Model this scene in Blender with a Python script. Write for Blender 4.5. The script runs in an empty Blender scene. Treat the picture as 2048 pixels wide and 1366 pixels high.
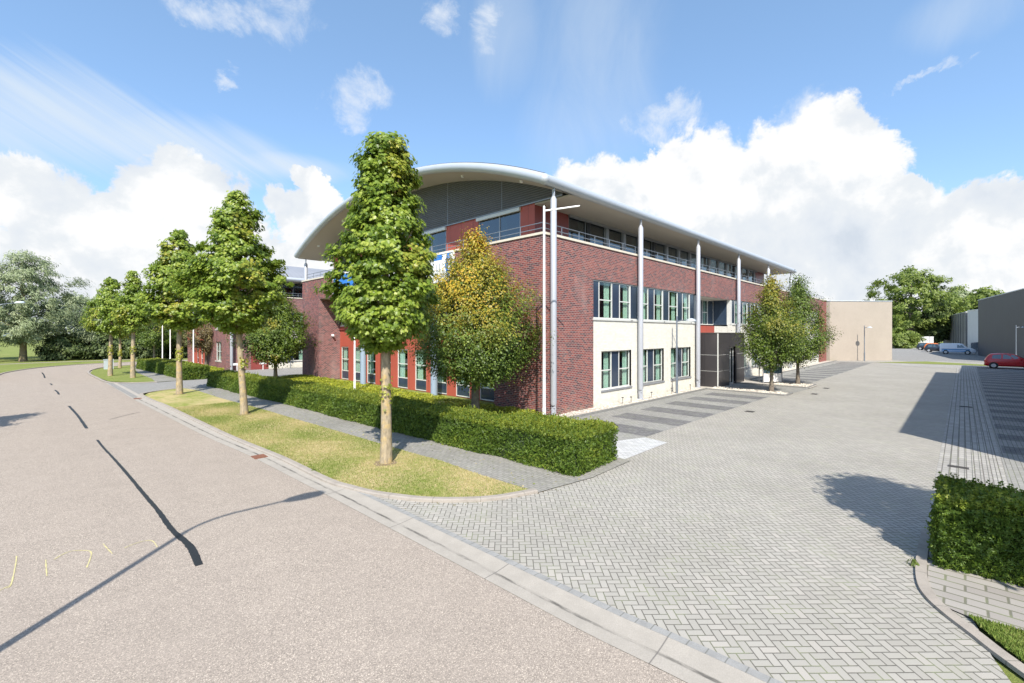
import bpy, bmesh, math, random
import numpy as np
from mathutils import Vector
R=math.radians
sc=bpy.context.scene; col=sc.collection
rng=np.random.default_rng(7); random.seed(7)

# ---------------- camera, sun, sky ----------------
CAM=(-14.48,-12.37,3.5); HEAD=math.atan2(.714,.7)
cd=bpy.data.cameras.new('camera'); cam=bpy.data.objects.new('camera',cd); col.objects.link(cam)
cam.location=CAM; cam.rotation_euler=(R(90),0,-HEAD)
cd.sensor_width=36; cd.lens=918/2048*36; cd.shift_y=-16/2048; cd.clip_start=.1; cd.clip_end=6000
sc.camera=cam
SUN_E=R(46); SD=(.696,.7187)            # horizontal travel direction of the light
sd=bpy.data.lights.new('sun','SUN'); sd.energy=4.7; sd.angle=R(.5); sd.color=(1,.945,.86)
so=bpy.data.objects.new('sun',sd); col.objects.link(so)
d=Vector((SD[0]*math.cos(SUN_E),SD[1]*math.cos(SUN_E),-math.sin(SUN_E)))
so.rotation_euler=d.to_track_quat('-Z','Y').to_euler()
sc.view_settings.view_transform='Standard'; sc.view_settings.look='None'; sc.view_settings.gamma=1
sc.view_settings.exposure=.62

class NT:
    def __init__(s,t): s.t=t; s.n=t.nodes; s.l=t.links
    def new(s,ty,**k):
        n=s.n.new(ty)
        for a,b in k.items(): setattr(n,a,b)
        return n
    def put(s,sock,v):
        if hasattr(v,'links') or isinstance(v,bpy.types.NodeSocket): s.l.new(v,sock)
        elif v is not None:
            try: sock.default_value=v
            except Exception: sock.default_value=tuple(v)+(1,)
    def m(s,op,a,b=None,c=None,clamp=False):
        n=s.new('ShaderNodeMath',operation=op,use_clamp=clamp)
        for i,v in enumerate((a,b,c)):
            if v is not None: s.put(n.inputs[i],v)
        return n.outputs[0]
    def vm(s,op,a,b=None):
        n=s.new('ShaderNodeVectorMath',operation=op); s.put(n.inputs[0],a)
        if b is not None: s.put(n.inputs[1],b)
        return n.outputs['Vector'] if op not in('DOT_PRODUCT','LENGTH') else n.outputs['Value']
    def mix(s,f,a,b,mode='MIX'):
        n=s.new('ShaderNodeMix',data_type='RGBA',blend_type=mode,clamp_factor=True)
        s.put(n.inputs[0],f)
        for i,v in((6,a),(7,b)):
            if isinstance(v,(tuple,list)) and len(v)==3: v=tuple(v)+(1,)
            s.put(n.inputs[i],v)
        return n.outputs[2]
    def ramp(s,f,pts,interp='LINEAR'):
        n=s.new('ShaderNodeValToRGB'); e=n.color_ramp; e.interpolation=interp
        while len(e.elements)<len(pts): e.elements.new(.5)
        for el,(p,c) in zip(e.elements,pts):
            el.position=p; el.color=tuple(c)+(1,) if len(c)==3 else c
        s.put(n.inputs[0],f); return n.outputs[0]
    def noise(s,vec,scale,detail=4,rough=.5,dist=0,out=0):
        n=s.new('ShaderNodeTexNoise'); n.inputs['Scale'].default_value=scale; n.inputs['Detail'].default_value=detail
        n.inputs['Roughness'].default_value=rough; n.inputs['Distortion'].default_value=dist
        if vec is not None: s.l.new(vec,n.inputs['Vector'])
        return n.outputs[out]
    def sep(s,v):
        n=s.new('ShaderNodeSeparateXYZ'); s.l.new(v,n.inputs[0]); return n.outputs
    def comb(s,x,y,z=0.):
        n=s.new('ShaderNodeCombineXYZ'); s.put(n.inputs[0],x); s.put(n.inputs[1],y); s.put(n.inputs[2],z); return n.outputs[0]
    def mr(s,v,a,b,c,d,smooth=False):
        n=s.new('ShaderNodeMapRange'); n.interpolation_type='SMOOTHSTEP' if smooth else 'LINEAR'
        for i,x in enumerate((v,a,b,c,d)): s.put(n.inputs[i],x)
        return n.outputs[0]

def build_world():
    w=bpy.data.worlds.new('World'); sc.world=w; w.use_nodes=True
    T=NT(w.node_tree); T.n.clear()
    sky=T.new('ShaderNodeTexSky',sky_type='NISHITA'); sky.sun_disc=False
    sky.sun_elevation=SUN_E; sky.sun_rotation=math.atan2(-SD[0],-SD[1])
    sky.altitude=0; sky.air_density=1.0; sky.dust_density=1.2; sky.ozone_density=1.6
    g=T.new('ShaderNodeTexCoord').outputs['Generated']
    x,y,z=T.sep(g)
    # azimuth measured from the street corner's heading, elevation above horizon (radians)
    fx=T.m('ADD',T.m('MULTIPLY',x,.7),T.m('MULTIPLY',y,-.714)); fy=T.m('ADD',T.m('MULTIPLY',x,.714),T.m('MULTIPLY',y,.7))
    az=T.m('ARCTAN2',fx,fy); el=T.m('ARCSINE',T.m('MINIMUM',T.m('MAXIMUM',z,-1.),1.))
    n1=T.noise(g,7,12,.6,.25); n2=T.noise(T.vm('ADD',g,(.35,.1,.0)),2.6,6,.55)
    nn=T.m('ADD',T.m('MULTIPLY',n1,.75),T.m('MULTIPLY',n2,.35))        # about .55
    # wobble the coordinates so that blob outlines billow
    wb=T.noise(g,7.5,10,.66,.3,1); wx,wy,wz=T.sep(wb)
    azw=T.m('ADD',az,T.m('MULTIPLY',T.m('SUBTRACT',wx,.5),.22)); elw=T.m('ADD',el,T.m('MULTIPLY',T.m('SUBTRACT',wy,.5),.17))
    def field(blobs,A=azw,E=elw):
        acc=None
        for a,e,ra,re in blobs:
            p=T.m('POWER',T.m('ABSOLUTE',T.m('DIVIDE',T.m('SUBTRACT',A,a),ra)),2.)
            q=T.m('POWER',T.m('ABSOLUTE',T.m('DIVIDE',T.m('SUBTRACT',E,e),re)),2.)
            f=T.m('SUBTRACT',1.,T.m('ADD',p,q)); f=T.m('MAXIMUM',f,-1.5)
            acc=f if acc is None else T.m('MAXIMUM',acc,f)
        return acc
    def px(x,y,rx,ry):
        X=(x-1024)/918; a=math.atan(X); e=math.atan((667-y)/918/math.hypot(1,X))
        return (a,e,rx/918*math.cos(a)**2,ry/918*math.cos(a)*math.cos(e))
    big=field([px(*b) for b in [(1480,440,270,185),(1640,380,170,140),(1180,420,150,110),(1300,380,130,60),(1250,560,420,120),(1800,500,330,130),(1780,400,110,50),
        (1950,440,180,80),(1600,600,700,90),(370,440,170,130),(340,350,75,55),(240,430,120,60),(60,430,170,110),(20,370,60,50),(200,560,480,110),(620,370,42,34),(640,440,90,60),(560,560,240,90)]])
    small=field([px(*b) for b in [(715,200,62,38),(725,235,30,25),(560,40,75,45),(420,15,90,35),(1340,225,80,32),(1310,270,40,35),(895,40,35,40),(985,70,30,38),(1860,160,60,10),(470,148,26,16),(1620,230,90,45)]])
    dn=T.m('MULTIPLY',T.m('SUBTRACT',nn,.55),2.3)
    c1=T.mr(T.m('ADD',T.m('ADD',big,.05),T.m('MULTIPLY',dn,1.5)),0.,.36,0.,1.,True)
    c2=T.m('MULTIPLY',T.mr(T.m('ADD',T.m('SUBTRACT',small,.18),T.m('MULTIPLY',T.m('SUBTRACT',T.noise(T.vm('ADD',g,(3.,1.,2.)),13,12,.68,.5),.5),5.)),-.5,2.2,0.,1.,True),.9)
    # thin high streaks: fan from the left, veil above the middle
    sx=T.comb(T.m('ADD',T.m('MULTIPLY',az,1.6),T.m('MULTIPLY',el,2.2)),T.m('SUBTRACT',T.m('MULTIPLY',el,9.),T.m('MULTIPLY',az,-4.6)),0.)
    st=T.noise(sx,1.5,10,.62,.9)
    fan=field([px(60,230,420,120),px(330,290,330,70),px(10,420,200,150),px(560,330,160,30)],az,el)
    cf=T.m('MULTIPLY',T.mr(T.m('ADD',T.m('MULTIPLY',fan,.8),T.m('MULTIPLY',T.m('SUBTRACT',st,.5),2.4)),-.25,1.2,0.,1.,True),.85)
    vs=T.noise(T.comb(T.m('MULTIPLY',az,5.),T.m('MULTIPLY',el,2.4),0.),1.5,9,.6,.9)
    veil=field([px(1190,110,130,260),px(1150,250,110,120),px(1010,60,80,120),px(1930,20,150,60)],az,el)
    cv=T.m('MULTIPLY',T.mr(T.m('ADD',T.m('MULTIPLY',veil,.6),T.m('MULTIPLY',T.m('SUBTRACT',vs,.5),1.6)),-.3,1.2,0.,1.,True),.38)
    thin=T.m('MAXIMUM',cf,cv)
    haze=T.m('MULTIPLY',T.mr(el,.0,.28,1.,0.,True),.55)
    # cloud relief: light from behind, grey in the folds and toward the base of the banks
    na=T.noise(g,5.5,9,.58,.2); nb=T.noise(T.vm('ADD',g,(-.02,-.02,.055)),5.5,9,.58,.2)
    rel=T.m('MULTIPLY',T.m('SUBTRACT',na,nb),3.2)
    sh=T.m('ADD',T.m('ADD',.74,rel),T.mr(el,.02,.40,-.10,.34))
    sh=T.m('MINIMUM',T.m('MAXIMUM',sh,.0),1.)
    cc=T.ramp(sh,[(0,(.44,.485,.545)),(.4,(.51,.545,.59)),(.75,(.56,.585,.61)),(1,(.655,.66,.665))])
    skyc=T.vm('MULTIPLY',sky.outputs[0],(.105,.115,.130))
    skyc=T.vm('ADD',skyc,(.066,.112,.145))
    hz=T.mix(haze,skyc,(.38,.51,.62))
    s1=T.mix(thin,hz,(.50,.56,.62)); s2=T.mix(c2,s1,(.58,.61,.65)); s3=T.mix(c1,s2,cc)
    bg=T.new('ShaderNodeBackground'); T.l.new(s3,bg.inputs[0]); bg.inputs[1].default_value=1.
    o=T.new('ShaderNodeOutputWorld'); T.l.new(bg.outputs[0],o.inputs[0])
build_world()

# ---------------- materials ----------------
def newmat(name):
    m=bpy.data.materials.new(name); m.use_nodes=True; T=NT(m.node_tree); b=T.n['Principled BSDF']; return m,T,b
def plain(name,c,rough=.6,metal=0,var=.12,scale=6,bump=0,bscale=60,spec=.5):
    m,T,b=newmat(name)
    o=T.new('ShaderNodeTexCoord').outputs['Object']
    n=T.noise(o,scale,6,.6); n2=T.noise(o,scale*9,3,.6)
    f=T.m('ADD',T.m('MULTIPLY',n,.65),T.m('MULTIPLY',n2,.35))
    f=T.mr(f,.3,.7,0.,1.)
    T.l.new(T.mix(f,tuple(x*(1-var) for x in c),tuple(min(1,x*(1+var)) for x in c)),b.inputs['Base Color'])
    b.inputs['Roughness'].default_value=rough; b.inputs['Metallic'].default_value=metal
    b.inputs['Specular IOR Level'].default_value=spec
    if bump:
        bp=T.new('ShaderNodeBump'); bp.inputs['Strength'].default_value=bump; bp.inputs['Distance'].default_value=.01
        T.l.new(T.noise(o,bscale,4),bp.inputs['Height']); T.l.new(bp.outputs[0],b.inputs['Normal'])
    return m
def wallvec(T):
    x,y,z=T.sep(T.new('ShaderNodeTexCoord').outputs['Object'])
    return T.comb(T.m('ADD',x,y),z,0.)
def brickmat(name,cols,mortar,bw=.21,bh=.08,ms=.1,rough=.85,white=False):
    m,T,b=newmat(name); v=wallvec(T)
    t=T.new('ShaderNodeTexBrick'); T.l.new(v,t.inputs['Vector'])
    t.inputs['Color1'].default_value=(0,0,0,1); t.inputs['Color2'].default_value=(1,1,1,1); t.inputs['Mortar'].default_value=(.5,.5,.5,1)
    t.inputs['Scale'].default_value=1; t.inputs['Brick Width'].default_value=bw; t.inputs['Row Height'].default_value=bh
    t.inputs['Mortar Size'].default_value=.0085 if not white else .004; t.inputs['Mortar Smooth'].default_value=.2; t.inputs['Bias'].default_value=0
    n=T.noise(v,1.1,5,.6); n2=T.noise(v,45,3)
    r=T.m('ADD',T.sep(t.outputs[0])[0],T.m('MULTIPLY',T.m('SUBTRACT',n,.5),.2))
    c=T.ramp(r,cols)
    c=T.mix(T.mr(n2,.3,.7,0,.25),c,tuple(x*.55 for x in cols[0][1]))
    c=T.mix(T.mr(T.noise(T.vm('MULTIPLY',v,(1,.35,1)),.8,4),.55,.75,0.,.22),c,tuple(min(1,x*1.7) for x in mortar))
    c=T.mix(t.outputs['Fac'],c,mortar)
    zz=T.sep(v)[1]; c=T.mix(T.m('MULTIPLY',T.mr(zz,.02,.42,.75,0.,True),T.mr(T.noise(v,3.2,6,.65),.40,.68,0.,.7)),c,(.30,.28,.21))
    c=T.mix(T.m('MULTIPLY',T.mr(T.noise(T.vm('MULTIPLY',v,(3.2,.25,1)),1.,5,.6),.56,.72,0.,1.),.14),c,(.16,.14,.12))
    T.l.new(c,b.inputs['Base Color']); b.inputs['Roughness'].default_value=rough; b.inputs['Specular IOR Level'].default_value=.3
    bp=T.new('ShaderNodeBump',invert=True); bp.inputs['Strength'].default_value=.5; bp.inputs['Distance'].default_value=.008
    T.l.new(t.outputs['Fac'],bp.inputs['Height']); T.l.new(bp.outputs[0],b.inputs['Normal'])
    return m
def paving(name,cols,joint,w=.1,ang=45,herr=True,scale=1.,stain=.3):
    """stone setts; herringbone or running rows, worked out from world position"""
    m,T,b=newmat(name)
    x,y,z=T.sep(T.new('ShaderNodeNewGeometry').outputs['Position'])
    ca,sa=math.cos(R(ang))/w,math.sin(R(ang))/w
    px=T.m('ADD',T.m('MULTIPLY',x,ca),T.m('MULTIPLY',y,sa)); py=T.m('ADD',T.m('MULTIPLY',x,-sa),T.m('MULTIPLY',y,ca))
    if herr:
        i=T.m('FLOOR',px); j=T.m('FLOOR',py); fx=T.m('SUBTRACT',px,i); fy=T.m('SUBTRACT',py,j)
        k=T.m('FLOORED_MODULO',T.m('SUBTRACT',i,j),4.)
        is1=T.m('COMPARE',k,1.,.1); is2=T.m('COMPARE',k,2.,.1)
        hor=T.m('LESS_THAN',k,1.5)
        lx=T.m('ADD',fx,is1); ly=T.m('ADD',fy,is2)
        mh=T.m('MINIMUM',T.m('MINIMUM',lx,T.m('SUBTRACT',2.,lx)),T.m('MINIMUM',fy,T.m('SUBTRACT',1.,fy)))
        mv=T.m('MINIMUM',T.m('MINIMUM',ly,T.m('SUBTRACT',2.,ly)),T.m('MINIMUM',fx,T.m('SUBTRACT',1.,fx)))
        dist=T.m('ADD',T.m('MULTIPLY',mh,hor),T.m('MULTIPLY',mv,T.m('SUBTRACT',1.,hor)))
        idv=T.comb(T.m('SUBTRACT',i,is1),T.m('SUBTRACT',j,is2),hor)
    else:
        j=T.m('FLOOR',py); off=T.m('MULTIPLY',T.m('FLOORED_MODULO',j,2.),1.)
        qx=T.m('DIVIDE',T.m('ADD',px,off),2.); i=T.m('FLOOR',qx); fx=T.m('MULTIPLY',T.m('SUBTRACT',qx,i),2.); fy=T.m('SUBTRACT',py,j)
        dist=T.m('MINIMUM',T.m('MINIMUM',fx,T.m('SUBTRACT',2.,fx)),T.m('MINIMUM',fy,T.m('SUBTRACT',1.,fy)))
        idv=T.comb(i,j,0.)
    wn=T.new('ShaderNodeTexWhiteNoise'); T.l.new(idv,wn.inputs[0])
    P=T.comb(x,y,0.)
    joi=T.mr(T.m('ADD',dist,T.m('MULTIPLY',T.m('SUBTRACT',T.noise(P,60,2),.5),.05)),.04,.095,1.,0.,True)
    c=T.ramp(wn.outputs[0],cols)
    sp=T.noise(P,220,3,.7); c=T.mix(T.mr(sp,.35,.65,0.,1.),T.mix(.14,c,(0,0,0)),T.mix(.10,c,(1,1,1)))
    c=T.mix(T.mr(T.noise(P,.35,5,.6),.35,.7,0.,stain),c,tuple(v*.62 for v in cols[0][1]))
    c=T.mix(T.mr(T.noise(T.vm('ADD',P,(9,3,0)),1.3,5,.65),.58,.74,0.,.22),c,(.30,.30,.19))
    jc=T.mix(T.mr(T.noise(P,2.,4,.6),.5,.65,0.,1.),joint,(.16,.18,.09))
    c=T.mix(T.m('MULTIPLY',joi,.85),c,jc)
    T.l.new(c,b.inputs['Base Color']); b.inputs['Roughness'].default_value=.85; b.inputs['Specular IOR Level'].default_value=.3
    bp=T.new('ShaderNodeBump',invert=True); bp.inputs['Strength'].default_value=.6; bp.inputs['Distance'].default_value=.004
    T.l.new(joi,bp.inputs['Height']); T.l.new(bp.outputs[0],b.inputs['Normal'])
    return m
def asphaltmat(name,c,warm,sc_=1.):
    m,T,b=newmat(name); P=T.new('ShaderNodeNewGeometry').outputs['Position']
    vo=T.new('ShaderNodeTexVoronoi'); vo.inputs['Scale'].default_value=95; T.l.new(P,vo.inputs['Vector'])
    wn=T.sep(vo.outputs['Color'])[0]
    col_=T.ramp(wn,[(0,tuple(v*.55 for v in c)),(.3,tuple(v*.9 for v in c)),(.7,c),(.92,tuple(min(1,v*1.2) for v in warm)),(1,tuple(min(1,v*1.6) for v in warm))])
    col_=T.mix(T.mr(vo.outputs['Distance'],.4,.75,0.,.55),col_,tuple(v*.4 for v in c))
    big=T.noise(P,.22,6,.6,.4); mid=T.noise(P,1.6,5,.6)
    trk=T.noise(T.vm('MULTIPLY',P,(1.,.05,1.)),1.3,5,.6,.2); spot=T.noise(T.vm('ADD',P,(5,5,5)),2.6,3,.5)
    col_=T.mix(T.mr(trk,.42,.68,0.,.20),col_,tuple(v*.66 for v in c)); col_=T.mix(T.mr(spot,.70,.76,0.,.35),col_,tuple(v*.5 for v in c))
    col_=T.mix(T.mr(big,.35,.7,0.,.22),col_,tuple(v*.72 for v in c)); col_=T.mix(T.mr(mid,.4,.75,0.,.18),col_,tuple(min(1,v*1.2) for v in c))
    T.l.new(col_,b.inputs['Base Color']); b.inputs['Roughness'].default_value=.95; b.inputs['Specular IOR Level'].default_value=.12
    bp=T.new('ShaderNodeBump'); bp.inputs['Strength'].default_value=.5; bp.inputs['Distance'].default_value=.004
    T.l.new(wn,bp.inputs['Height']); T.l.new(bp.outputs[0],b.inputs['Normal'])
    return m
def grassmat(name,g1,g2,dry,dryamt):
    m,T,b=newmat(name); P=T.new('ShaderNodeNewGeometry').outputs['Position']
    n=T.noise(P,.55,6,.65,.5); n2=T.noise(P,30,4,.7); n3=T.noise(P,6,5,.65)
    c=T.mix(T.mr(n2,.3,.7,0.,1.),g1,g2)
    f=T.m('ADD',T.m('MULTIPLY',n,.6),T.m('MULTIPLY',n3,.4))
    c=T.mix(T.mr(f,.62-dryamt*.3,.74-dryamt*.22,0.,.85),c,dry)
    c=T.mix(T.mr(T.noise(P,3.1,5,.7),.62,.72,0.,.5),c,tuple(v*.6 for v in dry))
    T.l.new(c,b.inputs['Base Color']); b.inputs['Roughness'].default_value=.95; b.inputs['Specular IOR Level'].default_value=.15
    bp=T.new('ShaderNodeBump'); bp.inputs['Strength'].default_value=.9; bp.inputs['Distance'].default_value=.03
    T.l.new(T.noise(P,45,4,.7),bp.inputs['Height']); T.l.new(bp.outputs[0],b.inputs['Normal'])
    return m
def leafmat(name,stops,trans=.35,rough=.5,hue=None):
    """per-leaf colour from face attribute rnd; hue (attribute tip) turns autumn leaves"""
    m,T,b=newmat(name); T.n.remove(b)
    a=T.new('ShaderNodeAttribute',attribute_name='rnd').outputs['Fac']
    c=T.ramp(a,stops)
    if hue:
        t=T.new('ShaderNodeAttribute',attribute_name='tip').outputs['Fac']; c=T.mix(t,c,T.ramp(a,hue))
    p=T.new('ShaderNodeBsdfPrincipled'); T.l.new(c,p.inputs['Base Color']); p.inputs['Roughness'].default_value=rough; p.inputs['Specular IOR Level'].default_value=.35
    tr=T.new('ShaderNodeBsdfTranslucent'); T.l.new(T.mix(.5,c,(.35,.5,.08),'MIX') if trans>.3 else c,tr.inputs[0])
    mx=T.new('ShaderNodeMixShader'); mx.inputs[0].default_value=trans; T.l.new(p.outputs[0],mx.inputs[1]); T.l.new(tr.outputs[0],mx.inputs[2])
    T.l.new(mx.outputs[0],T.n['Material Output'].inputs[0]); return m
def glassmat(name,tint=(.75,.85,.82),lo=.22):
    m,T,b=newmat(name); T.n.remove(b)
    t=T.new('ShaderNodeBsdfTransparent'); t.inputs[0].default_value=tuple(tint)+(1,)
    g=T.new('ShaderNodeBsdfGlossy'); g.inputs['Roughness'].default_value=.02; g.inputs[0].default_value=(.9,.95,1,1)
    ge=T.new('ShaderNodeNewGeometry'); dd=T.m('ABSOLUTE',T.vm('DOT_PRODUCT',ge.outputs['Normal'],ge.outputs['Incoming']))
    fr=T.m('ADD',lo*.4,T.m('MULTIPLY',T.m('POWER',T.m('SUBTRACT',1.,dd),4.),.85))
    mx=T.new('ShaderNodeMixShader'); T.l.new(fr,mx.inputs[0])
    T.l.new(t.outputs[0],mx.inputs[1]); T.l.new(g.outputs[0],mx.inputs[2]); T.l.new(mx.outputs[0],T.n['Material Output'].inputs[0]); return m
def cladmat(name,c,pitch=.075):
    m,T,b=newmat(name); v=wallvec(T); x,y,z=T.sep(v)
    w=T.m('PINGPONG',y,pitch/2); f=T.mr(w,0.,pitch/2,0.,1.)
    n=T.noise(v,1.5,4)
    cc=T.mix(T.mr(f,.3,.6,0.,1.,True),tuple(q*.5 for q in c),c); cc=T.mix(T.mr(n,.4,.7,0.,.2),cc,tuple(q*1.3 for q in c))
    T.l.new(cc,b.inputs['Base Color']); b.inputs['Roughness'].default_value=.5
    bp=T.new('ShaderNodeBump'); bp.inputs['Strength'].default_value=1; bp.inputs['Distance'].default_value=.02
    T.l.new(f,bp.inputs['Height']); T.l.new(bp.outputs[0],b.inputs['Normal']); return m
def seammat(name,c,pitch,axis=0,rough=.45,metal=.3):
    m,T,b=newmat(name); o=T.new('ShaderNodeTexCoord').outputs['Object']; s=T.sep(o); q=T.m('ADD',s[0],s[1]) if axis==2 else s[axis]
    f=T.mr(T.m('PINGPONG',q,pitch/2),0.,.02,0.,1.); n=T.noise(o,.5,5)
    cc=T.mix(f,tuple(v*.55 for v in c),T.mix(T.mr(n,.3,.7,0,1),tuple(v*.9 for v in c),tuple(v*1.1 for v in c)))
    T.l.new(cc,b.inputs['Base Color']); b.inputs['Roughness'].default_value=rough; b.inputs['Metallic'].default_value=metal
    bp=T.new('ShaderNodeBump'); bp.inputs['Strength'].default_value=.6; bp.inputs['Distance'].default_value=.02
    T.l.new(f,bp.inputs['Height']); T.l.new(bp.outputs[0],b.inputs['Normal']); return m
def barkmat(name,c,lich):
    m,T,b=newmat(name); o=T.new('ShaderNodeTexCoord').outputs['Object']
    n=T.noise(T.vm('MULTIPLY',o,(1,1,.35)),16,6,.65); n2=T.noise(o,3.5,5,.6)
    cc=T.mix(T.mr(n,.35,.65,0.,1.),tuple(v*.55 for v in c),c); cc=T.mix(T.mr(n2,.5,.68,0.,.75),cc,lich)
    T.l.new(cc,b.inputs['Base Color']); b.inputs['Roughness'].default_value=.9
    bp=T.new('ShaderNodeBump'); bp.inputs['Strength'].default_value=.8; bp.inputs['Distance'].default_value=.02
    T.l.new(n,bp.inputs['Height']); T.l.new(bp.outputs[0],b.inputs['Normal']); return m
def guttermat(name):
    m,T,b=newmat(name); u=T.new('ShaderNodeUVMap').outputs[0]; x,y,z=T.sep(u); P=T.new('ShaderNodeNewGeometry').outputs['Position']
    n=T.noise(P,3,6,.65); n2=T.noise(P,70,3,.6); n3=T.noise(T.comb(T.m('MULTIPLY',x,1.5),T.m('MULTIPLY',y,.6)),2.,5,.7)
    c=T.mix(T.mr(n2,.3,.7,0,1),(.31,.28,.24),(.39,.355,.305)); c=T.mix(T.mr(n,.4,.7,0,.6),c,(.27,.245,.21))
    dd=T.m('ABSOLUTE',T.m('SUBTRACT',T.m('ADD',x,T.m('MULTIPLY',T.m('SUBTRACT',n,.5),.10)),.42))
    band=T.m('MULTIPLY',T.mr(dd,.02,.075,1.,0.,True),T.mr(n3,.42,.58,.15,1.))
    c=T.mix(T.m('MULTIPLY',band,.9),c,(.07,.065,.055))
    jt=T.mr(T.m('PINGPONG',y,1.25),0.,.012,1.,0.); c=T.mix(jt,c,(.12,.11,.1))
    T.l.new(c,b.inputs['Base Color']); b.inputs['Roughness'].default_value=.85; return m
def kerbmat(name,c,step=1.):
    m,T,b=newmat(name); u=T.new('ShaderNodeUVMap').outputs[0]; x,y,z=T.sep(u); P=T.new('ShaderNodeNewGeometry').outputs['Position']
    n=T.noise(P,4,6,.65); n2=T.noise(P,80,3,.6)
    cc=T.mix(T.mr(n2,.3,.7,0,1),tuple(v*.85 for v in c),tuple(v*1.1 for v in c)); cc=T.mix(T.mr(n,.45,.7,0,.5),cc,tuple(v*.6 for v in c))
    jt=T.mr(T.m('PINGPONG',y,step/2),0.,.010,1.,0.); cc=T.mix(T.m('MULTIPLY',jt,.8),cc,(.1,.1,.08))
    T.l.new(cc,b.inputs['Base Color']); b.inputs['Roughness'].default_value=.85; return m

M={}
M['brick']=brickmat('red_brick',[(0,(.075,.04,.047)),(.25,(.13,.048,.050)),(.45,(.20,.055,.052)),(.8,(.255,.066,.053)),(1,(.32,.10,.078))],(.35,.275,.245))
M['brick2']=brickmat('plum_brick',[(0,(.09,.045,.05)),(.5,(.22,.07,.068)),(1,(.30,.11,.10))],(.34,.27,.25))
M['white_brick']=brickmat('white_brick',[(0,(.68,.65,.56)),(.5,(.73,.70,.61)),(1,(.78,.75,.66))],(.60,.57,.49),white=True)
M['terracotta']=seammat('terracotta_panel',(.40,.085,.055),1.0,2,.5,0)
M['darkred']=seammat('dark_red_panel',(.24,.055,.048),1.5,2,.4,0)
M['navy']=plain('navy_glass_panel',(.028,.045,.075),.14,0,.1,1,spec=.8)
M['frame']=plain('pale_aluminium_frame',(.62,.62,.58),.4,.1,.05)
M['frame_dark']=plain('grey_aluminium_frame',(.30,.31,.33),.4,.3,.05)
M['black']=plain('black_metal',(.02,.02,.022),.5)
M['glass']=glassmat('window_glass',(.84,.88,.86),.16)
M['glass_dark']=glassmat('terrace_glass',(.35,.42,.45),.35)
M['curtain']=plain('mint_curtain',(.50,.67,.57),.9,0,.1,8)
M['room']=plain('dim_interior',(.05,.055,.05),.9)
M['steel']=plain('silver_steel',(.47,.50,.53),.5,.3,.04,2)
M['column']=plain('painted_steel_column',(.42,.435,.47),.42,.15,.04,1.5)
M['column2']=plain('blue_grey_column',(.27,.34,.42),.5,.0,.05,1.5)
M['soffit']=plain('cream_soffit',(.47,.43,.37),.6,0,.05,1)
M['soffit_w']=plain('white_soffit',(.62,.61,.58),.6,0,.05,1)
M['roof']=seammat('grey_zinc_roof',(.25,.26,.285),.45,0,.6,.05)
M['clad']=cladmat('ribbed_grey_cladding',(.125,.125,.135),.11)
M['coping']=plain('cream_coping',(.62,.56,.45),.7,0,.12,3)
M['anthracite']=seammat('anthracite_panel',(.055,.05,.052),1.2,2,.32,.2)
M['white']=plain('white_paint',(.80,.80,.79),.35,0,.03,2)
M['lampgrey']=plain('grey_lamp_post',(.20,.23,.27),.4,.4,.05,2)
M['lightgrey']=plain('light_grey_metal',(.55,.6,.63),.35,.3,.05,2)
M['blue']=plain('blue_banner',(.03,.19,.58),.45,0,.05,2)
M['yellow']=plain('yellow_print',(.85,.75,.08),.5)
M['road']=asphaltmat('chip_asphalt',(.385,.328,.275),(.44,.375,.305))
M['drive']=asphaltmat('grey_asphalt',(.30,.292,.275),(.33,.32,.30))
M['herr']=paving('herringbone_setts',[(0,(.325,.302,.258)),(.5,(.352,.330,.283)),(.8,(.37,.345,.297)),(1,(.395,.362,.312))],(.085,.08,.065))
M['rows']=paving('bay_setts',[(0,(.24,.232,.21)),(1,(.31,.30,.27))],(.10,.10,.085),ang=0,herr=False)
M['dark_rows']=paving('dark_setts',[(0,(.105,.10,.098)),(1,(.17,.165,.16))],(.05,.05,.05),ang=0,herr=False)
M['band_rows']=paving('band_setts',[(0,(.30,.285,.255)),(1,(.41,.39,.35))],(.10,.09,.08),w=.15,ang=0,herr=False)
M['white_rows']=paving('white_setts',[(0,(.44,.44,.43)),(1,(.56,.56,.55))],(.20,.20,.19),ang=90,herr=False,stain=.1)
M['walk']=paving('footpath_setts',[(0,(.235,.22,.19)),(1,(.31,.29,.255))],(.12,.12,.10),ang=90,herr=False,stain=.4)
M['slabs']=paving('footpath_slabs',[(0,(.28,.25,.22)),(1,(.36,.33,.29))],(.12,.12,.08),w=.2,ang=90,herr=False,stain=.3)
M['gutter']=guttermat('concrete_gutter'); M['kerb']=kerbmat('concrete_kerb',(.34,.30,.255)); M['kerb_g']=kerbmat('grey_kerb',(.22,.215,.20))
M['soldier']=kerbmat('edge_setts',(.30,.295,.28),.2)
M['verge']=grassmat('dry_verge_grass',(.17,.22,.04),(.28,.30,.075),(.52,.40,.22),.72)
M['lawn']=grassmat('green_lawn',(.14,.18,.045),(.23,.255,.07),(.36,.32,.15),.3)
M['tar']=plain('bitumen_seal',(.018,.019,.02),.45,0,.4,30,.5,80)
M['chalk']=plain('yellow_chalk',(.52,.46,.22),.9,0,.15,30)
M['rust']=plain('rusty_iron',(.20,.085,.05),.8,0,.3,20)
M['iron']=plain('dark_iron',(.06,.055,.05),.7,0,.3,20)
M['gravel']=plain('beige_gravel',(.42,.385,.33),.9,0,.35,28,.8,40)
M['tan']=plain('tan_render',(.355,.305,.25),.85,0,.07,.6,.1,40)
M['grey_clad']=seammat('dark_blue_grey_cladding',(.028,.034,.048),1.0,2,.55,.1)
M['mid_clad']=seammat('grey_panel_cladding',(.27,.265,.26),4.0,2,.5,.2)
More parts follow.
